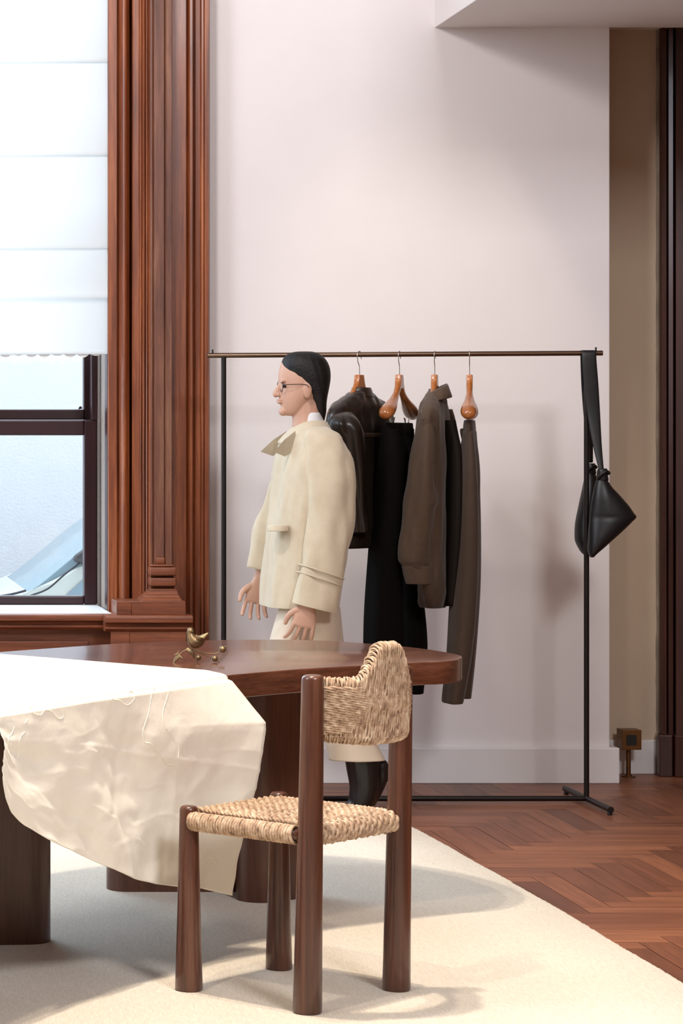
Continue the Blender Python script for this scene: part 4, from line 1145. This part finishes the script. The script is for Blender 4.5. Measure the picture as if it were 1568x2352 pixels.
# ------------------------------------------------------------------ bronze floor box in the recess
YF = 10.50
fb = empty('floor_box', (PX(1443, YF+0.03), YF+0.035, 0)); tag(fb, 'small bronze cube with a black square face on a short stem beside the door casing', 'power outlet')
bm = bmesh.new()
x0, x1 = PX(1428.6, YF), PX(1473, YF); z1, z0b = PZ(1677, YF), PZ(1722.5, YF)
box(bm, x0, x1, YF, YF+0.075, z0b, z1); fbb = off(mod_bevel(link('box_body', bm, M['bronzebox'], None, False), 0.0015), fb)
bm = bmesh.new(); box(bm, PX(1438, YF), PX(1461, YF), YF-0.002, YF+0.01, PZ(1712, YF), PZ(1688, YF)); link('socket_plate', bm, M['socket'], fbb, False)
bm = bmesh.new(); tube(bm, [(PX(1442.5, YF+0.04), YF+0.04, 0.003), (PX(1442.5, YF+0.04), YF+0.04, z0b+0.002)], 0.0095, 18); off(autosmooth(link('stem', bm, M['bronzebox'], None), 50), fb)
bm = bmesh.new(); tube(bm, [(PX(1442.5, YF+0.04), YF+0.04, 0.0003), (PX(1442.5, YF+0.04), YF+0.04, 0.0045)], 0.028, 24); tube(bm, [(PX(1442.5, YF+0.04), YF+0.04, 0.0045), (PX(1442.5, YF+0.04), YF+0.04, 0.010)], 0.014, 20); off(autosmooth(link('base_disc', bm, M['bronzebox'], None), 50), fb)

# ------------------------------------------------------------------ walking person
YP = 9.27
pe = empty('person', (PX(700, YP), YP, 0)); tag(pe, 'person with black hair and glasses walking left in a loose cream coat behind the table', 'person')
def Q2(x, y, dy=0): p = P(x, y, YP); return Vector((p.x, YP+dy, p.z))
bm = bmesh.new()
# skull and face: horizontal sections (z px, front x, back x, half width m)
hrows = [(815, 676, 712, 0.020), (820, 660, 728, 0.045), (832, 647, 742, 0.064), (848, 641, 749, 0.073), (865, 639, 751, 0.076), (880, 640.5, 750, 0.076), (890, 642, 748, 0.074),
         (902, 641, 742, 0.070), (914, 641.5, 732, 0.065), (924, 643, 722, 0.058), (934, 645, 714, 0.050), (944, 648, 706, 0.040), (951, 652, 695, 0.028), (955, 658, 685, 0.016)]
rs = []
for (py, xf, xb, hw) in catrows(hrows, 3):
    a = Q2(xf, py); b = Q2(xb, py); c = (a+b)/2; hx_ = (b.x-a.x)/2; r = []
    for k in range(28):
        an = 2*math.pi*k/28; X = math.cos(an); Yv = math.sin(an)
        narrow = 1.0 if X > 0 else (1-0.28*abs(X)**2)
        r.append(Vector((c.x+hx_*X, c.y+hw*Yv*narrow, c.z)))
    rs.append(r)
rings(bm, rs)
# nose, brow, lips, ears
tube(bm, [Q2(643, 882), Q2(640, 890), Q2(636, 898), Q2(633.5, 905)], [0.006, 0.009, 0.0115, 0.013], 10, roundend=True)
for s in (-1, 1):
    ball(bm, Q2(638.5, 906.5, s*0.010), 0.0075)
    ball(bm, Q2(645, 876.5, s*0.026), 0.011, 0.7, 1.9, 0.6)
    e = bmesh.new(); e.free()
    ball(bm, Q2(697, 897, s*0.074), 0.026, 0.62, 0.28, 1.15)
ball(bm, Q2(641, 919), 0.011, 0.9, 2.0, 0.42); ball(bm, Q2(642, 924.5), 0.011, 0.9, 1.8, 0.48); ball(bm, Q2(650, 945), 0.018, 0.9, 1.2, 0.9)
# neck and trunk
def limb(pts, rad, flat=1.0, n=16, k=5, up=None): tube(bm, smoothpath(pts, k), smoothvals(rad, k), n, flat=flat, up=up, roundend=True)
limb([Q2(705, 925), Q2(706, 955), Q2(708, 985), Q2(712, 1010)], [0.056, 0.054, 0.060, 0.075])
def trunk(rows):
    rs = []
    for (py, xf, xb, hw) in catrows(rows, 4):
        a = Q2(xf, py); b = Q2(xb, py); c = (a+b)/2
        rs.append([Vector((c.x+(b.x-a.x)/2*math.cos(2*math.pi*k/28), c.y+hw*math.sin(2*math.pi*k/28), c.z)) for k in range(28)])
    rings(bm, rs)
trunk([(985, 690, 730, 0.09), (1000, 672, 745, 0.15), (1025, 660, 758, 0.175), (1080, 652, 765, 0.165), (1150, 655, 755, 0.14), (1200, 660, 748, 0.13), (1270, 655, 762, 0.16), (1330, 658, 768, 0.165), (1370, 665, 760, 0.15)])
# legs: front leg left, trailing leg right with heel raised
limb([Q2(705, 1330, -0.085), Q2(668, 1480, -0.085), Q2(630, 1600, -0.085), Q2(612, 1720, -0.085), Q2(600, 1850, -0.085)], [0.085, 0.072, 0.055, 0.052, 0.036])
limb([Q2(720, 1330, 0.085), Q2(728, 1470, 0.085), Q2(745, 1590, 0.085), Q2(795, 1690, 0.085), Q2(852, 1775, 0.085)], [0.085, 0.072, 0.055, 0.050, 0.036])
limb([Q2(600, 1850, -0.085), Q2(585, 1868, -0.085), Q2(555, 1876, -0.085)], [0.034, 0.032, 0.024])
limb([Q2(856, 1785, 0.085), Q2(846, 1830, 0.085), Q2(828, 1868, 0.085)], [0.034, 0.034, 0.026])
# arms
aN = [Q2(716, 1032, -0.155), Q2(730, 1105, -0.19), Q2(736, 1185, -0.21), Q2(712, 1280, -0.225), Q2(684, 1366, -0.23)]
aF = [Q2(712, 1032, 0.155), Q2(692, 1105, 0.19), Q2(672, 1180, 0.20), Q2(645, 1260, 0.205), Q2(622, 1330, 0.205)]
for ar in (aN, aF): limb(ar, [0.050, 0.045, 0.040, 0.034, 0.026])
def hand(w, d, side):
    """w wrist point, d direction of the hand, side = outward y sign"""
    d = d.normalized(); yv = Vector((0, 1, 0)); f = d.cross(yv).normalized()   # f across the palm
    if f.x > 0: f = -f
    nml = yv*side
    palm = []
    for t, hw_, ht in ((-0.01, 0.022, 0.018), (0.02, 0.032, 0.015), (0.05, 0.040, 0.014), (0.072, 0.042, 0.012), (0.080, 0.037, 0.009)):
        c = w+d*t
        palm.append([c+f*hw_*math.cos(2*math.pi*k/16)+yv*ht*math.sin(2*math.pi*k/16) for k in range(16)])
    rings(bm, palm)
    for i, (ofs, ln) in enumerate(((0.0335, 0.074), (0.0115, 0.083), (-0.0105, 0.077), (-0.0320, 0.062))):
        b0 = w+d*0.072+f*ofs; p = [b0]; ang = 0.12
        for seg, an in ((0.10, 0.10), (0.42, 0.30), (0.32, 0.38), (0.26, 0.30)):
            ang += an; dd = (d*math.cos(ang)+(-nml)*math.sin(ang)+f*ofs*5.0).normalized(); p.append(p[-1]+dd*ln*seg)
        tube(bm, smoothpath(p, 3), smoothvals([0.0086, 0.0084, 0.0080, 0.0074, 0.0062], 3), 10, roundend=True)
    b0 = w+d*0.022+f*0.028
    p = [b0, b0+(f*0.7+d*0.6-nml*0.25).normalized()*0.026, b0+(f*0.62+d*0.75-nml*0.3).normalized()*0.048, b0+(f*0.5+d*0.9-nml*0.35).normalized()*0.068]
    tube(bm, smoothpath(p, 3), smoothvals([0.0125, 0.011, 0.0098, 0.0075], 3), 10, roundend=True)
hand(aN[-1]+Vector((-0.008, 0, -0.02)), aN[-1]-aN[-2]+Vector((0.01, 0, -0.03)), -1)
hand(aF[-1]+Vector((-0.008, 0, -0.02)), aF[-1]-aF[-2]+Vector((0.01, 0, -0.03)), 1)
off(remesh('body', bm, M['skin'], None, 0.0026, 3), pe)
# eyes
for s in (-1, 1):
    bm = bmesh.new(); ball(bm, Q2(649.5, 888, s*0.029), 0.009, 0.8, 1.5, 0.55, seg=14); off(link('eye', bm, M['hair'], None), pe)
# hair
bm = bmesh.new()
hr = [(807.5, 680, 716, 0.024), (812, 662, 732, 0.052), (824, 650, 746, 0.073), (840, 646, 755, 0.083), (856, 652, 758, 0.086), (870, 662, 758, 0.086), (884, 674, 756, 0.083), (898, 690, 753, 0.080), (912, 704, 750, 0.074), (928, 712, 748, 0.066), (944, 718, 748, 0.052), (958, 724, 746, 0.036), (968, 730, 744, 0.022)]
rs = []
for (py, xf, xb, hw) in catrows(hr, 3):
    a = Q2(xf, py); b = Q2(xb, py); c = (a+b)/2
    rs.append([Vector((c.x+(b.x-a.x)/2*math.cos(2*math.pi*k/40), c.y+hw*math.sin(2*math.pi*k/40)*(1+0.02*math.sin(9*k)), c.z)) for k in range(40)])
rings(bm, rs)
off(remesh('hair', bm, M['hair'], None, 0.004, 4), pe)
bm = bmesh.new()
for s in (-1, 1):
    c = Q2(643, 888, s*0.031); pts = [c+Vector((0.004*abs(math.sin(a))*0, 0.023*math.cos(a), 0.020*math.sin(a))) for a in [2*math.pi*k/24 for k in range(25)]]
    tube(bm, pts, 0.0013, 6)
    tube(bm, smoothpath([Q2(643, 885, s*0.054), Q2(655, 884, s*0.072), Q2(690, 884, s*0.080), Q2(700, 892, s*0.080)], 5), 0.0013, 6)
tube(bm, smoothpath([Q2(643, 886, -0.009), Q2(641, 884, 0), Q2(643, 886, 0.009)], 4), 0.0013, 6)
off(link('glasses', bm, M['blackmetal'], None), pe)
# coat
def pgar(name, rows, mat, **kw):
    bm = bmesh.new(); garment(bm, rows, **kw); return off(link(name, bm, M[mat], None), pe)
Yn = YP
pgar('coat', [(982, 676, 742, Yn, 0.075), (992, 666, 756, Yn, 0.12), (1004, 656, 770, Yn, 0.165), (1020, 648, 784, Yn, 0.195), (1045, 640, 796, Yn, 0.212), (1080, 632, 803, Yn, 0.218), (1130, 626, 806, Yn, 0.215), (1200, 618, 800, Yn, 0.215), (1270, 610, 790, Yn, 0.22), (1330, 605, 780, Yn, 0.225), (1380, 602, 774, Yn, 0.23), (1391, 602, 773, Yn, 0.23)], 'coat', fold=0.03, fk=5, crumple=0.013, k=10, n=90)
def sleeve(ar, rad, name='coat_sleeve'):
    bm = bmesh.new(); pp = smoothpath(ar, 8); rr = smoothvals(rad, 8); rs = []
    for i, p in enumerate(pp):
        t = (pp[min(i+1, len(pp)-1)]-pp[max(i-1, 0)]).normalized(); xa = Vector((1, 0, 0)); xa = (xa-t*xa.dot(t)).normalized(); ya = t.cross(xa); r = []
        for k in range(32):
            a = 2*math.pi*k/32; q = p+xa*rr[i]*math.cos(a)+ya*rr[i]*0.66*math.sin(a)
            q += (q-p)*(0.22*noise.noise(Vector((q.x*15, q.y*15, q.z*3.5)))+0.13*noise.noise(Vector((q.x*34, q.y*34, q.z*8)))); r.append(q)
        rs.append(r)
    rings(bm, rs); return off(link(name, bm, M['coat'], None), pe)
def ext(ar, y0=None): return ar
sleeve([Q2(714, 996, -0.120), Q2(724, 1024, -0.165), Q2(735, 1100, -0.200), Q2(738, 1185, -0.212), Q2(716, 1280, -0.225), Q2(693, 1366, -0.23), Q2(688, 1386, -0.23)], [0.050, 0.070, 0.080, 0.080, 0.076, 0.074, 0.072])
sleeve([Q2(714, 996, 0.120), Q2(704, 1030, 0.17), Q2(690, 1100, 0.19), Q2(672, 1180, 0.20), Q2(647, 1250, 0.205), Q2(632, 1318, 0.205)], [0.050, 0.070, 0.080, 0.076, 0.070, 0.064])
for (yy, xc, hw_) in ((1306, 709, 0.0805), (1322, 705, 0.0795)):
    bm = bmesh.new(); c = Q2(xc, yy, -0.226); t = (Q2(699, 1350, -0.23)-Q2(726, 1270, -0.225)).normalized(); xa = Vector((1, 0, 0)); xa = (xa-t*xa.dot(t)).normalized(); ya = t.cross(xa)
    pts = [c+xa*hw_*1.02*math.cos(2*math.pi*k/28)+ya*hw_*0.75*math.sin(2*math.pi*k/28) for k in range(29)]
    tube(bm, pts, 0.003, 6); off(link('cuff_stitching', bm, M['coat'], None), pe)
# collar and lapel
pgar('coat_collar', [(966, 690, 744, Yn, 0.062), (970, 682, 750, Yn, 0.070), (984, 668, 758, Yn, 0.098), (1000, 652, 764, Yn, 0.118), (1014, 640, 762, Yn, 0.128), (1020, 642, 758, Yn, 0.124)], 'coat', k=5, fold=0.01)
bm = bmesh.new()
for s in (-1,1):
    lp = [Q2(668, 990, s*0.085), Q2(640, 1010, s*0.11), Q2(613, 1038, s*0.14), Q2(640, 1048, s*0.12), Q2(655, 1040, s*0.11), Q2(668, 1015, s*0.10)]
    bm = bmesh.new(); vs = [bm.verts.new(p) for p in lp]; f = bm.faces.new(vs); bmesh.ops.solidify(bm, geom=[f], thickness=0.006)
    off(link('lapel', bm, M['coat'], None, False), pe)
pgar('shirt_collar', [(948, 692, 736, Yn, 0.054), (952, 688, 738, Yn, 0.058), (972, 684, 744, Yn, 0.062), (978, 686, 742, Yn, 0.060)], 'shirtwhite', k=3)
bm = bmesh.new(); garment(bm, [(1206, 617, 660, YP-0.16, 0.035), (1210, 614, 662, YP-0.16, 0.040), (1220, 614, 662, YP-0.165, 0.042)], k=3)
off(link('pocket_flap', bm, M['coat'], None), pe)
# trousers
bm = bmesh.new()
garment(bm, [(1345, 655, 770, YP, 0.16), (1400, 648, 775, YP, 0.17), (1450, 645, 780, YP, 0.17), (1490, 655, 770, YP, 0.14)], k=4)
garment(bm, [(1395, 642, 740, YP-0.085, 0.085), (1480, 618, 725, YP-0.085, 0.09), (1600, 590, 705, YP-0.085, 0.09), (1730, 566, 668, YP-0.085, 0.085), (1842, 552, 640, YP-0.085, 0.08)], k=6, fold=0.05, fk=3)
garment(bm, [(1395, 666, 780, YP+0.085, 0.09), (1480, 670, 788, YP+0.085, 0.095), (1580, 690, 802, YP+0.085, 0.088), (1670, 738, 838, YP+0.085, 0.08), (1715, 748, 866, YP+0.085, 0.085), (1744, 756, 880, YP+0.085, 0.085)], k=6, fold=0.05, fk=3, ph=2)
off(link('trousers', bm, M['trouser'], None), pe)
# boots
def boot(pts, rad, flat): 
    bm = bmesh.new(); tube(bm, smoothpath(pts, 6), smoothvals(rad, 6), 18, flat=flat, up=(0, 1, 0), roundend=True)
    return bm
bm = boot([Q2(838, 1722, 0.085), Q2(846, 1770, 0.085), Q2(848, 1815, 0.085), Q2(838, 1852, 0.085), Q2(820, 1870, 0.085)], [0.064, 0.064, 0.056, 0.048, 0.036], 0.95)
tube(bm, [Q2(886, 1768, 0.085), Q2(889, 1790, 0.085)], [0.030, 0.028], 12, roundend=True)
tube(bm, smoothpath([Q2(889, 1795, 0.085), Q2(872, 1834, 0.085), Q2(846, 1872, 0.085), Q2(820, 1880, 0.085)], 5), smoothvals([0.022, 0.020, 0.018, 0.012], 5), 12, up=(0, 1, 0), flat=1.0, roundend=True)
off(remesh('boot', bm, M['shoe'], None, 0.004, 3), pe)
bm = boot([Q2(606, 1790, -0.085), Q2(603, 1840, -0.085), Q2(592, 1862, -0.085), Q2(562, 1872, -0.085), Q2(538, 1878, -0.085)], [0.046, 0.043, 0.042, 0.030, 0.018], 1.1)
tube(bm, [Q2(612, 1872, -0.085), Q2(612, 1884, -0.085)], [0.03, 0.03], 12)
off(remesh('boot', bm, M['shoe'], None, 0.004, 3), pe)
